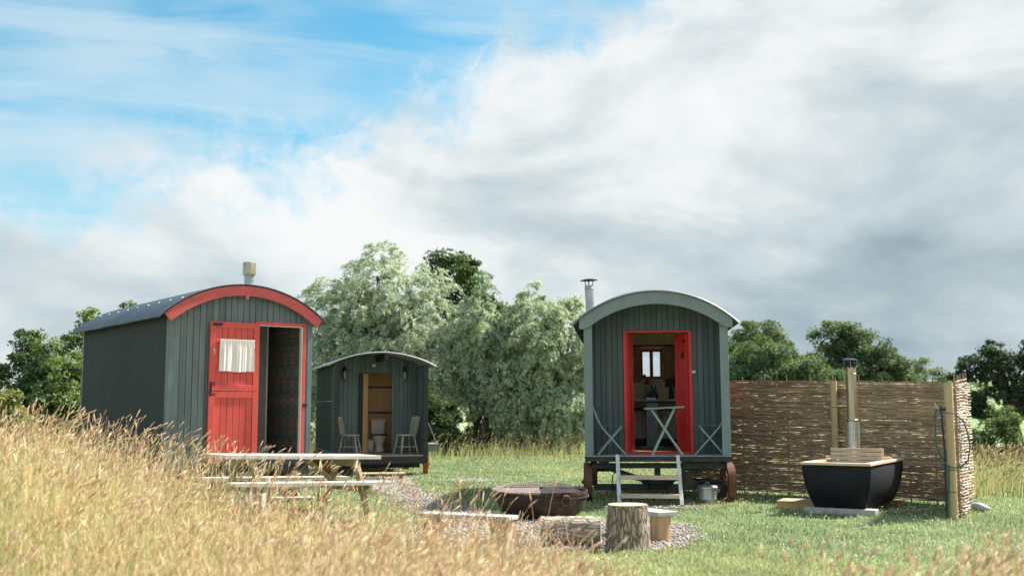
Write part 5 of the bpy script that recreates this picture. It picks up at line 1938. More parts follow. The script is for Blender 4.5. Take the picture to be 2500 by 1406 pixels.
for an in (-62, 118):
    a = rad(an)
    c, s = math.cos(a), math.sin(a)
    h = empty('ring_handle', (0.61 * c, 0.61 * s, 0.30))
    h.parent = fb
    h.rotation_euler = (0, 0, a + PI / 2)
    mb = MB()
    mb.tube([(-0.03, 0, 0.0), (0, -0.02, 0.015), (0.03, 0, 0.0)], 0.012, 8)
    obj('lug', mb, RUST_OR, h)
    mb = MB()
    ring = [(0.062 * math.sin(2 * PI * k / 20), -0.018 - 0.006 * math.cos(2 * PI * k / 20), -0.055 + 0.062 * math.cos(2 * PI * k / 20)) for k in range(21)]
    mb.tube(ring, 0.007, 8, cap=False)
    obj('ring', mb, RUST, h, smooth=True)


def half_grate(label, loc, rot, r, flip, m, n=26):
    root = thing('grill_grate', label, 'grill grate', loc, 0, 'grill grates on the fire bowl')
    root.rotation_euler = rot
    fr = MB()
    pts = [(r * math.cos(PI * k / 24), flip * r * math.sin(PI * k / 24), 0) for k in range(25)]
    fr.tube(pts, 0.007, 6)
    fr.tube([(-r, 0, 0), (r, 0, 0)], 0.007, 6)
    fr.tube([(-r * 0.8, flip * r * 0.55, -0.008), (r * 0.8, flip * r * 0.55, -0.008)], 0.006, 6)
    obj('frame', fr, m, root)
    bars = MB()
    for k in range(1, n):
        x = -r + 2 * r * k / n
        h = math.sqrt(max(r * r - x * x, 0))
        bars.tube([(x, 0, 0.006), (x, flip * h, 0.006)], 0.0055, 5)
    obj('bar_grid', bars, m, root)
    return root


half_grate('rusty half round grate lying flat on the left of the fire bowl', (FB[0] - 0.03, FB[1], 0.352), (0, rad(-2), rad(90)), 0.60, 1, GRATE, 34)
half_grate('half round grate tilted up on the right of the fire bowl', (FB[0] + 0.05, FB[1] + 0.05, 0.365), (rad(11), rad(-3), rad(90 - 18)), 0.56, -1, GRATE, 34)
half_grate('grey half round grate at the back of the fire bowl', (FB[0] - 0.02, FB[1] + 0.12, 0.372), (rad(4), 0, rad(4)), 0.45, 1, GRATE, 30)

# upright stump seat
rnd = random.Random(8)


def log_mesh(r, L, n=40, m=14, amp=0.05, axis='z', flare=0.1, seed=1):
    rr = np.random.default_rng(seed)
    ph = rr.uniform(0, 6.3, 8)
    rows = []
    for j in range(m + 1):
        t = j / m
        row = []
        for k in range(n + 1):
            a = 2 * PI * k / n
            f = 1 + flare * (1 - t) ** 3 + amp * (0.45 * math.sin(2 * a + ph[0]) + 0.35 * math.sin(3 * a + ph[1] + t) + 0.30 * math.sin(13 * a + ph[2] + 1.2 * math.sin(3 * t)) + 0.22 * math.sin(19 * a + ph[3]))
            f *= 1 + 0.025 * math.sin(5 * t + 2 * a + ph[4])
            row.append((r * f * math.cos(a), r * f * math.sin(a), L * t))
        rows.append(row)
    mb = MB()
    mb.grid(rows)
    top = rows[-1][:-1]
    bot = rows[0][:-1]
    cap = MB()
    cap.add([(x * 0.985, y * 0.985, z + 0.001) for x, y, z in top], [tuple(range(n))])
    cap.add([(x * 0.985, y * 0.985, z - 0.001) for x, y, z in bot], [tuple(range(n - 1, -1, -1))])
    return mb, cap


sp = thing('tree_stump', 'upright furrowed tree stump on the gravel', 'stump', (1.145, 11.15, -0.01), rad(20))
mb, cap = log_mesh(0.205, 0.44, seed=3, amp=0.055, flare=0.14)
obj('bark', mb, BARK, sp, smooth=True)
obj('cut_face', cap, ENDGRAIN, sp)
# lying log
lg = thing('fallen_log', 'pale thick log lying on the gravel left of the stump', 'log', (0.30, 11.42, 0.145), 0)
lg.rotation_euler = (0, rad(90), rad(-6))
mb, cap = log_mesh(0.145, 0.60, seed=9, amp=0.05, flare=0.03)
mb.v = [(x, y, z) for x, y, z in mb.v]
BARK_LOG2 = bark_material('pale_bark', (0.56, 0.49, 0.41), (0.33, 0.27, 0.21), (26, 26, 7.0))
obj('bark', mb, BARK_LOG2, lg, smooth=True)
obj('cut_face', cap, ENDGRAIN, lg)


def log_bench(label, a, b, w, zt, supports, th=0.035):
    """plank from a to b (ground xy), carried on short logs"""
    a, b = Vector((*a, 0)), Vector((*b, 0))
    c = (a + b) / 2
    d = b - a
    root = thing('plank_bench', label, 'bench', (c.x, c.y, 0), math.atan2(d.y, d.x), 'plank benches round the fire bowl')
    L = d.length
    mb = MB()
    mb.box(-L / 2, L / 2, -w / 2, w / 2, zt - th, zt)
    obj('plank', mb, WOOD_PLANK, root, bevel=0.006)
    for i, (t, r) in enumerate(supports):
        m_, cap_ = log_mesh(r, zt - th - 0.002, seed=20 + i, amp=0.02, flare=0.0, n=28, m=4)
        o = obj('log_leg', m_, LOGWOOD, root, smooth=True)
        o.location = ((t - 0.5) * L, 0, 0)
        k = obj('log_end', cap_, ENDGRAIN, o)
    return root


log_bench('grey plank bench behind the stump, on a pale split log', (1.13, 12.42), (1.62, 11.66), 0.27, 0.31, [(0.15, 0.10), (0.86, 0.105)], 0.045)
log_bench('grey plank bench half hidden in the grass, left of the lying log', (-0.90, 11.42), (0.02, 11.00), 0.22, 0.33, [(0.10, 0.095), (0.87, 0.115)], 0.04)

# ------------------------------------------------------------------ hot tub
TB = thing('hot_tub', 'black wood fired hot tub with pale timber rim and steel flue', 'hot tub', (4.22, 14.58, 0.07), rad(-31))
# local x across, y along (0 at the front), z up
TW, TL, TH = 0.86, 1.92, 0.57


def tub_ring(t):
    s = 0.66 + 0.34 * math.sin(min(1.0, t * 1.02 + 0.02) * PI / 2) ** 0.85
    w = TW * (0.70 + 0.30 * (s - 0.66) / 0.34) / 2
    y0 = 0.16 * (1 - (s - 0.66) / 0.34)
    y1 = TL - 0.20 * (1 - (s - 0.66) / 0.34)
    b = 0.055 * math.sin(PI * t)
    pts = []
    m = 10
    for k in range(m):
        u = k / m
        pts.append((-w + 2 * w * u, y0 - b * math.sin(PI * u), 0))
    for k in range(m):
        u = k / m
        pts.append((w + b * 0.9 * math.sin(PI * u), y0 + (y1 - y0) * u, 0))
    for k in range(m):
        u = k / m
        pts.append((w - 2 * w * u, y1 + b * math.sin(PI * u), 0))
    for k in range(m):
        u = k / m
        pts.append((-w - b * 0.9 * math.sin(PI * u), y1 - (y1 - y0) * u, 0))
    pts.append(pts[0])
    return [(x, y, TH * t) for x, y, z in pts]


rings = [tub_ring(k / 14) for k in range(15)]
mb = MB()
mb.grid(rings)
mb.add(rings[0][:-1], [tuple(range(len(rings[0]) - 2, -1, -1))])
obj('tub_skin', mb, TUB_BLACK, TB, smooth=True)
for i in (0, 10, 20, 30):
    mb = MB()
    path = [tub_ring(k / 14)[i] for k in range(15)]
    mb.tube([(x * 1.008, y, z) for x, y, z in path], 0.011, 8)
    obj('corner_piping', mb, TUB_BLACK, TB, smooth=True)
inn = []
for k in range(4):
    t = 1 - 0.25 * k
    inn.append([(x * 0.93, 0.05 + y * 0.945, TH * t - 0.002) for x, y, z in tub_ring(t)])
mb = MB()
mb.grid(inn)
mb.add(inn[-1][:-1], [tuple(range(len(inn[-1]) - 1))])
obj('tub_lining', mb, TUB_IN, TB, smooth=True)
rim = 0.10
hx = TW / 2 + 0.025
for a, b, c, d in ((-hx, hx, -0.045, rim - 0.045), (-hx, hx, TL - rim + 0.03, TL + 0.03), (-hx, -hx + rim, rim - 0.044, TL - rim + 0.029), (hx - rim, hx, rim - 0.044, TL - rim + 0.029)):
    mb = MB()
    mb.box(a, b, c, d, TH + 0.001, TH + 0.034)
    obj('rim_board', mb, WOOD_LARCH, TB, bevel=0.004)
# slatted guard screening the stove
for k in range(5):
    z = TH - 0.085 + k * 0.057
    mb = MB()
    mb.box(-0.36, 0.36, 1.10, 1.13, z, z + 0.046)
    obj('guard_slat', mb, WOOD_LARCH, TB, bevel=0.003)
mb = MB()
mb.box(-0.335, -0.29, 1.131, 1.165, TH - 0.2, TH + 0.19)
mb.box(0.29, 0.335, 1.131, 1.165, TH - 0.2, TH + 0.19)
obj('guard_upright', mb, WOOD_LARCH, TB)
mb = MB()
mb.tube([(-0.44, 1.15, TH + 0.06), (-0.36, 1.15, TH + 0.06)], 0.018, 8)
mb.tube([(0.36, 1.15, TH + 0.06), (0.455, 1.15, TH + 0.06)], 0.018, 8)
obj('guard_rail_end', mb, WOOD_LARCH, TB)
mb = MB()
mb.box(-0.28, 0.22, 1.25, 1.70, 0.15, TH - 0.06)
obj('stove', mb, STEEL, TB, bevel=0.02)
fl = empty('flue', (-0.12, 1.42, 0))
fl.parent = TB
mb = MB()
mb.lathe([(0.074, TH - 0.06), (0.074, 1.13), (0.080, 1.135), (0.080, 1.15), (0.075, 1.155), (0.072, 1.78), (0.076, 1.785), (0.076, 1.80), (0.072, 1.805), (0.072, 1.90)], 24)
obj('flue_pipe', mb, STEEL_WARM, fl, smooth=True)
n = 32
me = bpy.data.meshes.new('heat_guard')
Vv = [(0.092 * math.cos(2 * PI * k / n), 0.092 * math.sin(2 * PI * k / n), z) for z in (TH + 0.03, 1.12) for k in range(n)]
Ff = [(k, (k + 1) % n, n + (k + 1) % n, n + k) for k in range(n)]
me.from_pydata(Vv, [], Ff)
uvl = me.uv_layers.new(name='UVMap')
for p in me.polygons:
    k = p.index
    for li, uv in zip(p.loop_indices, ((k / n, 0), ((k + 1) / n, 0), ((k + 1) / n, 1), (k / n, 1))):
        uvl.data[li].uv = uv
    p.use_smooth = True
me.materials.append(PERF)
o = bpy.data.objects.new('heat_guard', me)
COL.objects.link(o)
o.parent = fl
mb = MB()
for k in range(8):
    a = 2 * PI * k / 8
    mb.bar((0.070 * math.cos(a), 0.070 * math.sin(a), 1.88), (0.082 * math.cos(a), 0.082 * math.sin(a), 1.985), 0.03, 0.006)
mb.lathe([(0.108, 1.985), (0.108, 1.995), (0.03, 2.02), (0.005, 2.022)], 20)
obj('rain_cap', mb, BLACK, fl, smooth=True)


def sleeper(label, x, y, rz, L, w, h, m, name='timber_sleeper', cat='sleeper'):
    mb = MB()
    mb.box(-L / 2, L / 2, -w / 2, w / 2, 0, h)
    o = obj(name, mb, m, None, bevel=0.008)
    o.location = (x, y, g1(x, y))
    o.rotation_euler = (0, 0, rz)
    return tag(o, label, cat, 'sleepers under the hot tub')


sleeper('pale sleeper under the front end of the hot tub', 4.31, 14.72, rad(-31), 0.92, 0.22, 0.082, CONCRETE)
sleeper('brown sleeper under the back end of the hot tub', 5.17, 16.05, rad(-31), 0.80, 0.20, 0.082, WOOD_CEDAR)

dk = thing('wooden_platform', 'low wooden step of raw boards left of the hot tub', 'step', (4.08, 15.55, 0.0), rad(-24))
for k in range(4):
    mb = MB()
    mb.box(-0.36, 0.36, -0.27 + k * 0.135, -0.27 + (k + 1) * 0.135 - 0.007, 0.085, 0.115)
    obj('plank', mb, WOOD_TAN, dk)
mb = MB()
mb.box(-0.36, 0.36, -0.27, -0.24, 0.0, 0.084)
mb.box(-0.36, 0.36, 0.22, 0.25, 0.0, 0.084)
obj('front_board', mb, WOOD_PINE, dk)
mb = MB()
mb.box(-0.36, -0.33, -0.239, 0.219, 0.0, 0.084)
mb.box(0.33, 0.36, -0.239, 0.219, 0.0, 0.084)
obj('side_board', mb, WOOD_CEDAR, dk)

# ------------------------------------------------------------------ woven fence
WITHY = tint_mat('woven_willow_rods', (1, 1, 1), 0.75, spec=0.25)
STAKE = mat('hazel_stake', (0.30, 0.22, 0.15), 0.8, var=0.25, scale=(20, 20, 5))
pal_w = np.array([(0.32, 0.255, 0.195)]) * 0.62 + 0.90 * np.array([(0.17, 0.10, 0.065), (0.24, 0.165, 0.10), (0.36, 0.27, 0.16), (0.20, 0.18, 0.08), (0.20, 0.085, 0.055), (0.30, 0.20, 0.11), (0.46, 0.37, 0.25), (0.13, 0.085, 0.06)])


def woven_panel(label, a, b, za, zb, seed, spacing=0.43, amp=0.009, row=0.0060, rad_=(0.0064, 0.0098), pal=pal_w, bright=1.0, lift=0.05):
    rr = np.random.default_rng(seed)
    a, b = Vector((*a, 0)), Vector((*b, 0))
    d = b - a
    L = d.length
    z_g = 0.5 * (g1(a.x, a.y) + g1(b.x, b.y))
    root = thing('woven_fence_panel', label, 'fence panel', (a.x, a.y, z_g), math.atan2(d.y, d.x), 'woven willow fence panels')
    n_st = max(3, int(round(L / spacing)))
    sp_ = L / n_st
    Vs, Fs, Ts = [], [], []
    cnt = 0
    H = (za + zb) / 2
    rows = int((H - lift) / row)
    for i in range(rows):
        z0 = lift + i * row
        x = -rr.uniform(0, 0.5)
        while x < L:
            ln = rr.uniform(0.9, 2.3)
            x0, x1 = max(x, -0.02), min(x + ln, L + 0.02)
            x += ln * rr.uniform(0.75, 0.98)
            if x1 - x0 < 0.12:
                continue
            ns = max(int((x1 - x0) / (sp_ / 4)), 2)
            r0 = rr.uniform(*rad_)
            zr = rr.normal(0, 0.004)
            slope = rr.normal(0, 0.004)
            dirn = rr.choice([-1, 1])
            colr = pal[rr.integers(0, len(pal))] * rr.uniform(0.75, 1.25) * bright
            q = np.linspace(x0, x1, ns + 1)
            yy = amp * np.cos(PI * q / sp_ + PI * (i % 2)) + rr.normal(0, 0.003, ns + 1)
            ht = 1 + (zb / za - 1) * q / L
            zz = (z0 + zr) * ht * (za / H) + slope * (q - x0) + rr.normal(0, 0.0035, ns + 1)
            t = np.linspace(0, 1, ns + 1) if dirn > 0 else np.linspace(1, 0, ns + 1)
            rad_i = r0 * (1.1 - 0.55 * t)
            for k in range(4):
                an = PI / 2 * k
                Vs.append(np.stack([q, yy + rad_i * 1.2 * math.cos(an), zz + rad_i * math.sin(an)], -1))
            m = ns + 1
            base = cnt
            for k in range(4):
                k2 = (k + 1) % 4
                i0 = np.arange(ns)
                Fs.append(np.stack([base + k * m + i0, base + k * m + i0 + 1, base + k2 * m + i0 + 1, base + k2 * m + i0], -1))
            Fs.append(np.array([[base, base + m, base + 2 * m, base + 3 * m], [base + 4 * m - 1, base + 3 * m - 1, base + 2 * m - 1, base + m - 1]]))
            Ts.append(np.repeat(colr[None], 4 * m, 0) * rr.uniform(0.88, 1.12, (4 * m, 1)))
            cnt += 4 * m
    o = np_mesh('woven_rods', np.concatenate(Vs), np.concatenate(Fs), WITHY, root, tint=np.concatenate(Ts))
    o['kind'] = 'stuff'
    for k in range(n_st + 1):
        x = min(max(k * sp_, 0.015), L - 0.015)
        top = za + (zb - za) * x / L + rr.uniform(0.07, 0.15)
        mb = MB()
        mb.tube([(x, 0, -0.05), (x + rr.normal(0, 0.006), 0, top * 0.5), (x + rr.normal(0, 0.01), 0, top)], [0.014, 0.013, 0.010], 7)
        obj('stake', mb, STAKE, root, smooth=True)
    # binding rod along the top
    mb = MB()
    mb.tube([(L * k / 12, 0.012 * math.sin(k * 1.9), (za + (zb - za) * k / 12) + 0.012 + 0.008 * math.sin(k * 2.7)) for k in range(13)], 0.011, 6)
    obj('top_rod', mb, STAKE, root, smooth=True)
    return root


woven_panel('long woven willow panel running from behind the porch hut to the flue', (2.95, 19.35), (5.03, 17.36), 1.86, 1.80, 3)
woven_panel('woven willow panel behind the hot tub, right of the middle post', (5.05, 17.34), (6.44, 15.98), 1.78, 1.74, 5)
pal_l = np.array([(0.50, 0.41, 0.34), (0.58, 0.49, 0.42), (0.42, 0.33, 0.26), (0.52, 0.45, 0.40), (0.36, 0.26, 0.20)])
woven_panel('pale chunky woven side panel seen almost edge on', (5.70, 14.30), (6.50, 15.90), 1.70, 1.78, 7, spacing=0.42, amp=0.045, row=0.020, rad_=(0.009, 0.0135), pal=pal_l, lift=0.03)


def round_post(label, x, y, h, r):
    root = thing('fence_post', label, 'post', (x, y, g1(x, y)), 0, 'round pine posts of the woven fence')
    mb = MB()
    mb.lathe([(r * 1.02, -0.1), (r, 0.3), (r * 0.99, h - 0.01), (r * 0.95, h)], 20)
    obj('shaft', mb, WOOD_POST, root, smooth=True)
    for z in (0.35, 0.62, 0.78 * h):
        mb = MB()
        mb.tube([((r + 0.004) * math.cos(2 * PI * k / 20), (r + 0.004) * math.sin(2 * PI * k / 20), z + 0.01 * math.sin(2 * PI * k / 20)) for k in range(21)], 0.0035, 5, cap=False)
        obj('wire_tie', mb, BLACK, root)
    return root


round_post('round pine post in the middle of the woven fence behind the tub flue', 4.98, 17.20, 1.80, 0.052)
FP = (5.52, 14.05)
round_post('round pine post at the near end of the fence, carrying the hose', FP[0], FP[1], 1.70, 0.054)
# hose looped round the near post
hs_ = thing('garden_hose', 'dark green hose looped over the near fence post', 'hose', (FP[0], FP[1], 0.0))
mb = MB()
mb.tube([(0.12, 0.10, 1.30), (0.17, -0.01, 1.22), (0.20, -0.05, 1.08), (0.215, -0.07, 0.90), (0.18, -0.08, 0.74), (0.10, -0.085, 0.66), (0.0, -0.085, 0.64), (-0.08, -0.08, 0.67),
         (-0.16, -0.06, 0.78), (-0.19, -0.04, 0.92), (-0.195, -0.03, 1.10), (-0.19, -0.02, 1.28), (-0.165, -0.02, 1.37)], 0.0095, 8)
obj('loop', mb, HOSE, hs_, smooth=True)
mb = MB()
mb.tube([(-0.06, -0.075, 0.66), (-0.065, -0.072, 0.45), (-0.085, -0.06, 0.2), (-0.10, -0.05, 0.02)], 0.0095, 8)
obj('tail', mb, HOSE, hs_, smooth=True)
tp = thing('water_tap', 'dark water tap and pipe fixed beside the near fence post', 'tap', (FP[0], FP[1], 0.0))
mb = MB()
mb.tube([(-0.085, 0.0, 0.0), (-0.085, 0.0, 0.4), (-0.075, 0.0, 0.8), (-0.10, 0.0, 1.36)], 0.013, 8)
obj('pipe', mb, PIPE_BLUE, tp, smooth=True)
mb = MB()
mb.tube([(-0.05, 0, 1.365), (-0.15, 0, 1.365)], 0.020, 10)
mb.tube([(-0.10, 0, 1.36), (-0.10, 0, 1.41)], 0.014, 8)
obj('valve', mb, PIPE_BLUE, tp, smooth=True)
mb = MB()
mb.tube([(-0.14, -0.01, 1.36), (-0.175, -0.015, 1.40), (-0.19, -0.02, 1.45)], [0.012, 0.016, 0.008], 8)
obj('hose_tie', mb, WOOD_TAN, tp, smooth=True)
# sack behind the side panel
sk = MB()
rows = []
for j in range(9):
    t = j / 8
    row = []
    for k in range(17):
        a = 2 * PI * k / 16
        r = math.sin(PI * (0.08 + 0.90 * t)) ** 0.7
        row.append((-0.20 + 0.42 * t, 0.12 * r * math.cos(a), 0.085 + 0.085 * r * math.sin(a) * (1.1 - 0.5 * t)))
    rows.append(row)
sk.grid(rows)
o = obj('plastic_sack', sk, SACK, None, smooth=True)
o.scale = (0.6, 0.6, 0.75)
o.location = (6.27, 15.05, g1(6.27, 15.05))
o.rotation_euler = (0, rad(10), rad(-20))
tag(o, 'pale grey plastic sack lying behind the woven side panel', 'sack')

# ------------------------------------------------------------------ grasses
STRAW = tint_mat('dry_grass', (1, 1, 1), 0.8, 0.40, spec=0.08, tcol=(1.0, 0.98, 0.88))
LAWN = tint_mat('lawn_grass', (1.1, 1.1, 1.1), 0.7, 0.38, spec=0.12, tcol=(1.0, 1.05, 0.80))


def stems(rng, x, y, h, head, col, wind=(0.75, -0.1), width=0.0022, headw=0.0048, lean=0.30, segs=4):
    """bent stems with spindle seed heads; returns V, F (tris), T"""
    n = len(x)
    z = gz(x, y)
    az = rng.uniform(0, 2 * PI, n)
    ld = np.stack([wind[0] + rng.normal(0, 0.55, n), wind[1] + rng.normal(0, 0.55, n)], -1) * lean
    ts = np.linspace(0, 1, segs + 1)
    P = []
    for t in ts:
        s = t ** 2.1
        P.append(np.stack([x + ld[:, 0] * h * s, y + ld[:, 1] * h * s, z + h * (t - 0.16 * s * np.hypot(ld[:, 0], ld[:, 1]))], -1))
    P = np.stack(P, 1)                                # n, segs+1, 3
    sd = np.stack([np.cos(az), np.sin(az), np.zeros(n)], -1)
    w = width * np.linspace(1.0, 0.55, segs + 1)
    Lf = P - sd[:, None] * w[None, :, None]
    Rt = P + sd[:, None] * w[None, :, None]
    m = 2 * (segs + 1)
    V1 = np.concatenate([Lf, Rt], 1)
    f = []
    for i in range(segs):
        f += [(i, i + segs + 1, i + 1), (i + 1, i + segs + 1, i + segs + 2)]
    f = np.array(f)
    # seed head continues the tip
    tg = nrm(P[:, -1] - P[:, -2])
    tg2 = nrm(tg + np.stack([ld[:, 0], ld[:, 1], -0.25 * np.abs(rng.normal(0.4, 0.5, n))], -1) * 0.9)
    s1 = nrm(np.cross(tg, sd + 1e-3))
    s2 = np.cross(tg, s1)
    hw = headw * rng.uniform(0.6, 1.3, n)
    c0 = P[:, -1]
    c1 = c0 + tg * head[:, None] * 0.30
    c2 = c1 + tg2 * head[:, None] * 0.35
    c3 = c2 + tg2 * head[:, None] * 0.35
    ring = lambda c, k: np.stack([c + s1 * (hw * k)[:, None], c + s2 * (hw * k)[:, None], c - s1 * (hw * k)[:, None], c - s2 * (hw * k)[:, None]], 1)
    V2 = np.concatenate([c0[:, None], ring(c1, 1.0), ring(c2, 0.8), c3[:, None]], 1)   # 10 verts
    f2 = []
    for k in range(4):
        k2 = (k + 1) % 4
        f2 += [(0, 1 + k, 1 + k2), (1 + k, 5 + k, 5 + k2), (1 + k, 5 + k2, 1 + k2), (5 + k, 9, 5 + k2)]
    f2 = np.array(f2) + m
    V = np.concatenate([V1, V2], 1)
    FF = np.concatenate([f, f2], 0)
    mm = m + 10
    Fa = (FF[None] + (np.arange(n) * mm)[:, None, None]).reshape(-1, 3)
    stem_c = col * np.array([0.95, 1.0, 0.85])
    T = np.concatenate([np.repeat(stem_c[:, None], m, 1), np.repeat(col[:, None] * rng.uniform(0.9, 1.12, (n, 1, 1)), 10, 1)], 1)
    return V.reshape(-1, 3), Fa, T.reshape(-1, 3)


def blades(rng, x, y, h, col, width=0.005, lean=0.35, wind=(0.4, 0.0), zo=0.0):
    n = len(x)
    z = gz(x, y) + zo
    az = rng.uniform(0, 2 * PI, n)
    ld = np.stack([wind[0] + rng.normal(0, 0.7, n), wind[1] + rng.normal(0, 0.7, n)], -1) * lean
    sd = np.stack([np.cos(az), np.sin(az), np.zeros(n)], -1) * width
    b = np.stack([x, y, z], -1)
    mid = b + np.stack([ld[:, 0] * h * 0.25, ld[:, 1] * h * 0.25, h * 0.55], -1)
    tip = b + np.stack([ld[:, 0] * h, ld[:, 1] * h, h * (1 - 0.25 * np.hypot(ld[:, 0], ld[:, 1]))], -1)
    V = np.stack([b - sd, b + sd, mid + sd * 0.8, mid - sd * 0.8, tip], 1)
    f = np.array([(0, 1, 2), (0, 2, 3), (3, 2, 4)])
    F = (f[None] + (np.arange(n) * 5)[:, None, None]).reshape(-1, 3)
    return V.reshape(-1, 3), F, np.repeat(col, 5, axis=0)


def join(parts):
    Vs, Fs, Ts, o = [], [], [], 0
    for V, F, T in parts:
        Vs.append(V)
        Fs.append(F + o)
        Ts.append(T)
        o += len(V)
    return np.concatenate(Vs), np.concatenate(Fs), np.concatenate(Ts)


def pick(rng, pal, p, n, v=0.14):
    pal = np.array(pal)
    return pal[rng.choice(len(pal), n, p=p)] * rng.uniform(1 - v, 1 + v, (n, 1))


rng = np.random.default_rng(21)
# --- meadow in front: sampled inside the view wedge with a margin
def meadow_patch(x, y):
    return (np.sin(x * 1.15 + 0.5 * y + 0.8) + np.sin(y * 1.35 - 0.8 * x) + 0.7 * np.sin(x * 2.9 + y * 2.1) + 0.5 * np.sin(5.1 * x - 3.3 * y)) / 2.2


N = 165000
yy = rng.uniform(2.6, 13.6, N)
xx = rng.uniform(-1, 1, N) * (0.50 * yy + 1.2)
patch = meadow_patch(xx, yy)
keep = in_meadow(xx, yy + rng.normal(0, 0.22, N)) & (rng.random(N) < np.clip(0.70 + 0.22 * patch, 0.25, 1))
xm, ym, pm = xx[keep], yy[keep], patch[keep]
pal_gold = [(0.76, 0.60, 0.39), (0.85, 0.74, 0.55), (0.72, 0.55, 0.37), (0.76, 0.66, 0.41)]
pal_rose = [(0.70, 0.50, 0.40), (0.80, 0.63, 0.51), (0.60, 0.40, 0.30), (0.86, 0.73, 0.60)]
pal_b = [(0.40, 0.46, 0.22), (0.56, 0.54, 0.32), (0.68, 0.60, 0.44), (0.31, 0.40, 0.17)]
pal_r = [(0.60, 0.49, 0.37), (0.68, 0.58, 0.45), (0.50, 0.40, 0.30), (0.42, 0.45, 0.24)]
left = sst(-xm, 2.3, 5.0)
n = len(xm)
sel = rng.random(n) < 0.24
h = (0.21 + 0.28 * left + 0.05 * pm + rng.gamma(2.2, 0.050, n) * (1 + 0.6 * left))
h = np.minimum(h, np.where(xm > -0.4, 0.40, 0.95))
rosy = (meadow_patch(xm * 0.8 + 3, ym * 0.8 + 1) + rng.normal(0, 0.45, n)) > 0.25
ns = int(sel.sum())
col = np.where(rosy[sel][:, None], pick(rng, pal_rose, [.3, .3, .2, .2], ns), pick(rng, pal_gold, [.3, .3, .2, .2], ns))
parts = [stems(rng, xm[sel], ym[sel], h[sel], rng.uniform(0.06, 0.16, ns), col, wind=(0.40, -0.05), width=0.0024, headw=0.0040, lean=0.30)]
b = ~sel
nb = int(b.sum())
colb = np.where(rosy[b][:, None], pick(rng, pal_r, [.3, .3, .2, .2], nb), pick(rng, pal_b, [.36, .20, .16, .28], nb))
hb = (rng.uniform(0.14, 0.36, nb) + 0.04 * pm[b]) * (1 + 0.95 * left[b])
parts.append(blades(rng, xm[b], ym[b], hb, colb, 0.0026, 0.38, (0.45, 0)))
V, F, T = join(parts)
tag(np_mesh('meadow_grass', V, F, STRAW, tint=T), kind='stuff')

# scattered taller stems, thinning out over the edge of the meadow
N = 6500
yy = rng.uniform(4, 13.9, N)
xx = rng.uniform(-1, 1, N) * (0.48 * yy)
dE = edge_y(xx) + np.where(xx < -1.2, 1.25, 0.45) - yy
keep = (dE > 0) & (dE < 6) & (xx < 0.30) & ((xx < -0.35) | (rng.random(N) < 0.35)) & (rng.random(N) < np.where(dE < 0.45, 0.35, 0.75) * np.where((yy > 10.5) | (xx < -2.8), 1.0, 0.55))
xt, yt = xx[keep], yy[keep]
ht = rng.uniform(0.42, 0.74, len(xt)) + 0.26 * sst(-xt, 1.2, 4.0)
pal_t = pal_gold + pal_rose
V, F, T = stems(rng, xt, yt, ht, rng.uniform(0.08, 0.15, len(xt)), pick(rng, pal_t, [.16, .16, .14, .12, .12, .1, .1, .1], len(xt)), wind=(0.6, -0.05), width=0.0024, headw=0.0062, lean=0.34, segs=6)
tag(np_mesh('tall_grass', V, F, STRAW, tint=T), kind='stuff')

# dry grass at the lower right corner
N = 7000
yy = rng.uniform(4.6, 7.2, N)
xx = rng.uniform(0.9, 3.9, N)
lim = 6.0 + 0.85 * np.clip((xx - 1.6) / 1.6, -0.6, 1.2) + 0.25 * np.sin(xx * 5)
keep = (yy < lim) & (rng.random(N) < 0.85 * sst(xx, 0.9, 2.2))
xc, yc = xx[keep], yy[keep]
sel = rng.random(len(xc)) < 0.5
parts = [stems(rng, xc[sel], yc[sel], rng.uniform(0.36, 0.66, sel.sum()), rng.uniform(0.06, 0.12, sel.sum()), pick(rng, pal_t, [.16, .16, .14, .12, .12, .1, .1, .1], sel.sum())),
         blades(rng, xc[~sel], yc[~sel], rng.uniform(0.2, 0.45, (~sel).sum()), pick(rng, pal_b, [.3, .27, .25, .18], (~sel).sum()), 0.005, 0.45)]
V, F, T = join(parts)
tag(np_mesh('corner_grass', V, F, STRAW, tint=T), kind='stuff')

# rough grass beyond the lawn and to the right of the fence
N = 36000
yy = rng.uniform(17, 42, N)
xx = rng.uniform(-1, 1, N) * (0.52 * yy + 1)
zone_a = (rng.random(N) < sst(yy, 31.5, 35) + 0.04 * (yy > 26)) & (yy > 24 + 0.8 * np.sin(xx * 1.3)) & (xx < 12)
zone_b = (xx > 7.6 + 0.5 * np.sin(yy)) & (yy > 15.5)
zone_c = (xx < -8.5) & (yy > 20)
keep = zone_a | zone_b | zone_c
xr, yr = xx[keep], yy[keep]
n = len(xr)
sel = rng.random(n) < 0.30
hr = rng.uniform(0.30, 0.70, n) * np.where((xr > -8) & (xr < 7), 0.28 + 0.72 * sst(yr, 31, 35), 1)
parts = [stems(rng, xr[sel], yr[sel], hr[sel], rng.uniform(0.10, 0.18, sel.sum()), pick(rng, [(0.50, 0.40, 0.25), (0.56, 0.49, 0.33), (0.44, 0.31, 0.20), (0.46, 0.44, 0.25)], [.35, .3, .15, .2], sel.sum()), width=0.006, headw=0.013, segs=3),
         blades(rng, xr[~sel], yr[~sel], hr[~sel] * 0.75, pick(rng, [(0.38, 0.42, 0.19), (0.30, 0.37, 0.16), (0.50, 0.46, 0.25)], [.4, .3, .3], (~sel).sum()), 0.012, 0.4)]
V, F, T = join(parts)
tag(np_mesh('rough_grass', V, F, STRAW, tint=T), kind='stuff')

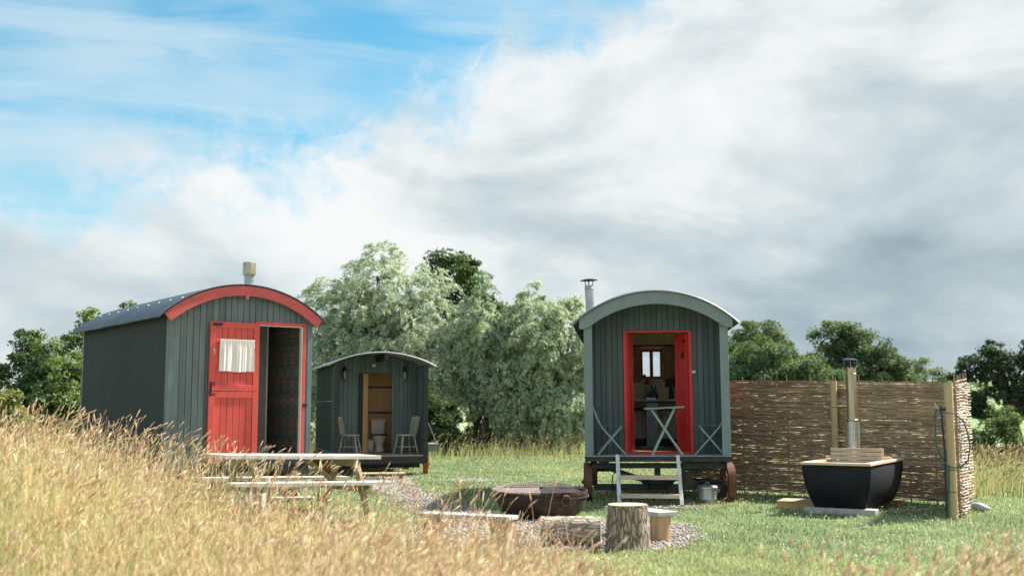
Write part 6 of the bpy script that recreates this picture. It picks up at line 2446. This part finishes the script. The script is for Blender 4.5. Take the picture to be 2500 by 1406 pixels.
# mown lawn
N = 190000
yy = 8.2 + 27.5 * rng.random(N) ** 1.6
xx = rng.uniform(-1, 1, N) * (0.50 * yy + 0.6)
patch = 0.5 * np.sin(xx * 1.9 + 1.1 * np.sin(yy * 0.9)) + 0.5 * np.sin(yy * 1.6 - xx * 0.7) + 0.6 * np.sin(xx * 5.2 + yy * 4.1)
keep = (gravel_dist(xx, yy) > rng.uniform(-0.05, 0.06, N)) & ~in_meadow(xx, yy + 0.25) & (xx < 9)
xl, yl, pl = xx[keep], yy[keep], patch[keep]
n = len(xl)
col = pick(rng, [(0.275, 0.345, 0.205), (0.335, 0.390, 0.230), (0.215, 0.300, 0.170), (0.44, 0.45, 0.28), (0.50, 0.48, 0.34)], [.33, .30, .22, .10, .05], n, 0.2)
dry = np.clip(np.sin(xl * 0.9 + 0.6 * np.sin(yl * 0.7)) + np.sin(yl * 0.75 + xl * 0.3) - 0.5, 0, 1)[:, None]
col *= (1 + 0.17 * pl)[:, None] * (1 + dry * np.array([0.30, 0.12, 0.02]))
dist_w = np.clip(yl / 12, 0.8, 2.2)
ed = (np.abs(gravel_dist(xl, yl)) < 0.12)
V, F, T = blades(rng, xl, yl, rng.uniform(0.022, 0.060, n) * (1 + 0.5 * ed), col, 1.0, 0.55, (0.1, 0))
w_ = np.repeat((0.0054 * dist_w)[:, None], 5, 1).reshape(-1, 1)
V = V.reshape(n, 5, 3)
ctr = V[:, :2].mean(1, keepdims=True)
cm = V[:, 2:4].mean(1, keepdims=True)
V[:, :2] = ctr + (V[:, :2] - ctr) * (0.0054 * dist_w)[:, None, None]
V[:, 2:4] = cm + (V[:, 2:4] - cm) * (0.0054 * dist_w)[:, None, None]
tag(np_mesh('lawn_grass', V.reshape(-1, 3), F, LAWN, tint=T), kind='stuff')

# clover heads in the lawn
N = 11000
yy = 8.6 + 21 * rng.random(N) ** 1.15
xx = rng.uniform(-1, 1, N) * (0.48 * yy)
pc = np.sin(xx * 1.3 + 2) + np.sin(yy * 1.1 + xx * 0.6) + 0.7 * np.sin(xx * 3.3 - yy * 2)
keep = (gravel_dist(xx, yy) > 0.15) & ~in_meadow(xx, yy) & (xx < 8.5) & (rng.random(N) < np.clip(0.28 + 0.28 * pc, 0.02, 1)) & (xx > -1.4 * sst(yy, 0, 1) * 3)
xk, yk = xx[keep], yy[keep]
n = len(xk)
r = rng.uniform(0.007, 0.012, n)
jit = rng.uniform(0.85, 1.15, (n, 6, 3))
P = octa[None] * jit * r[:, None, None]
P += np.stack([xk, yk, gz(xk, yk) + rng.uniform(0.035, 0.07, n)], -1)[:, None]
V = P.reshape(-1, 3)
F = (octf[None] + (np.arange(n) * 6)[:, None, None]).reshape(-1, 3)
T = np.repeat(pick(rng, [(0.66, 0.66, 0.50), (0.60, 0.60, 0.36), (0.72, 0.70, 0.56)], [.5, .25, .25], n, 0.1), 6, axis=0)
tag(np_mesh('clover_flowers', V, F, STONE, tint=T), kind='stuff')
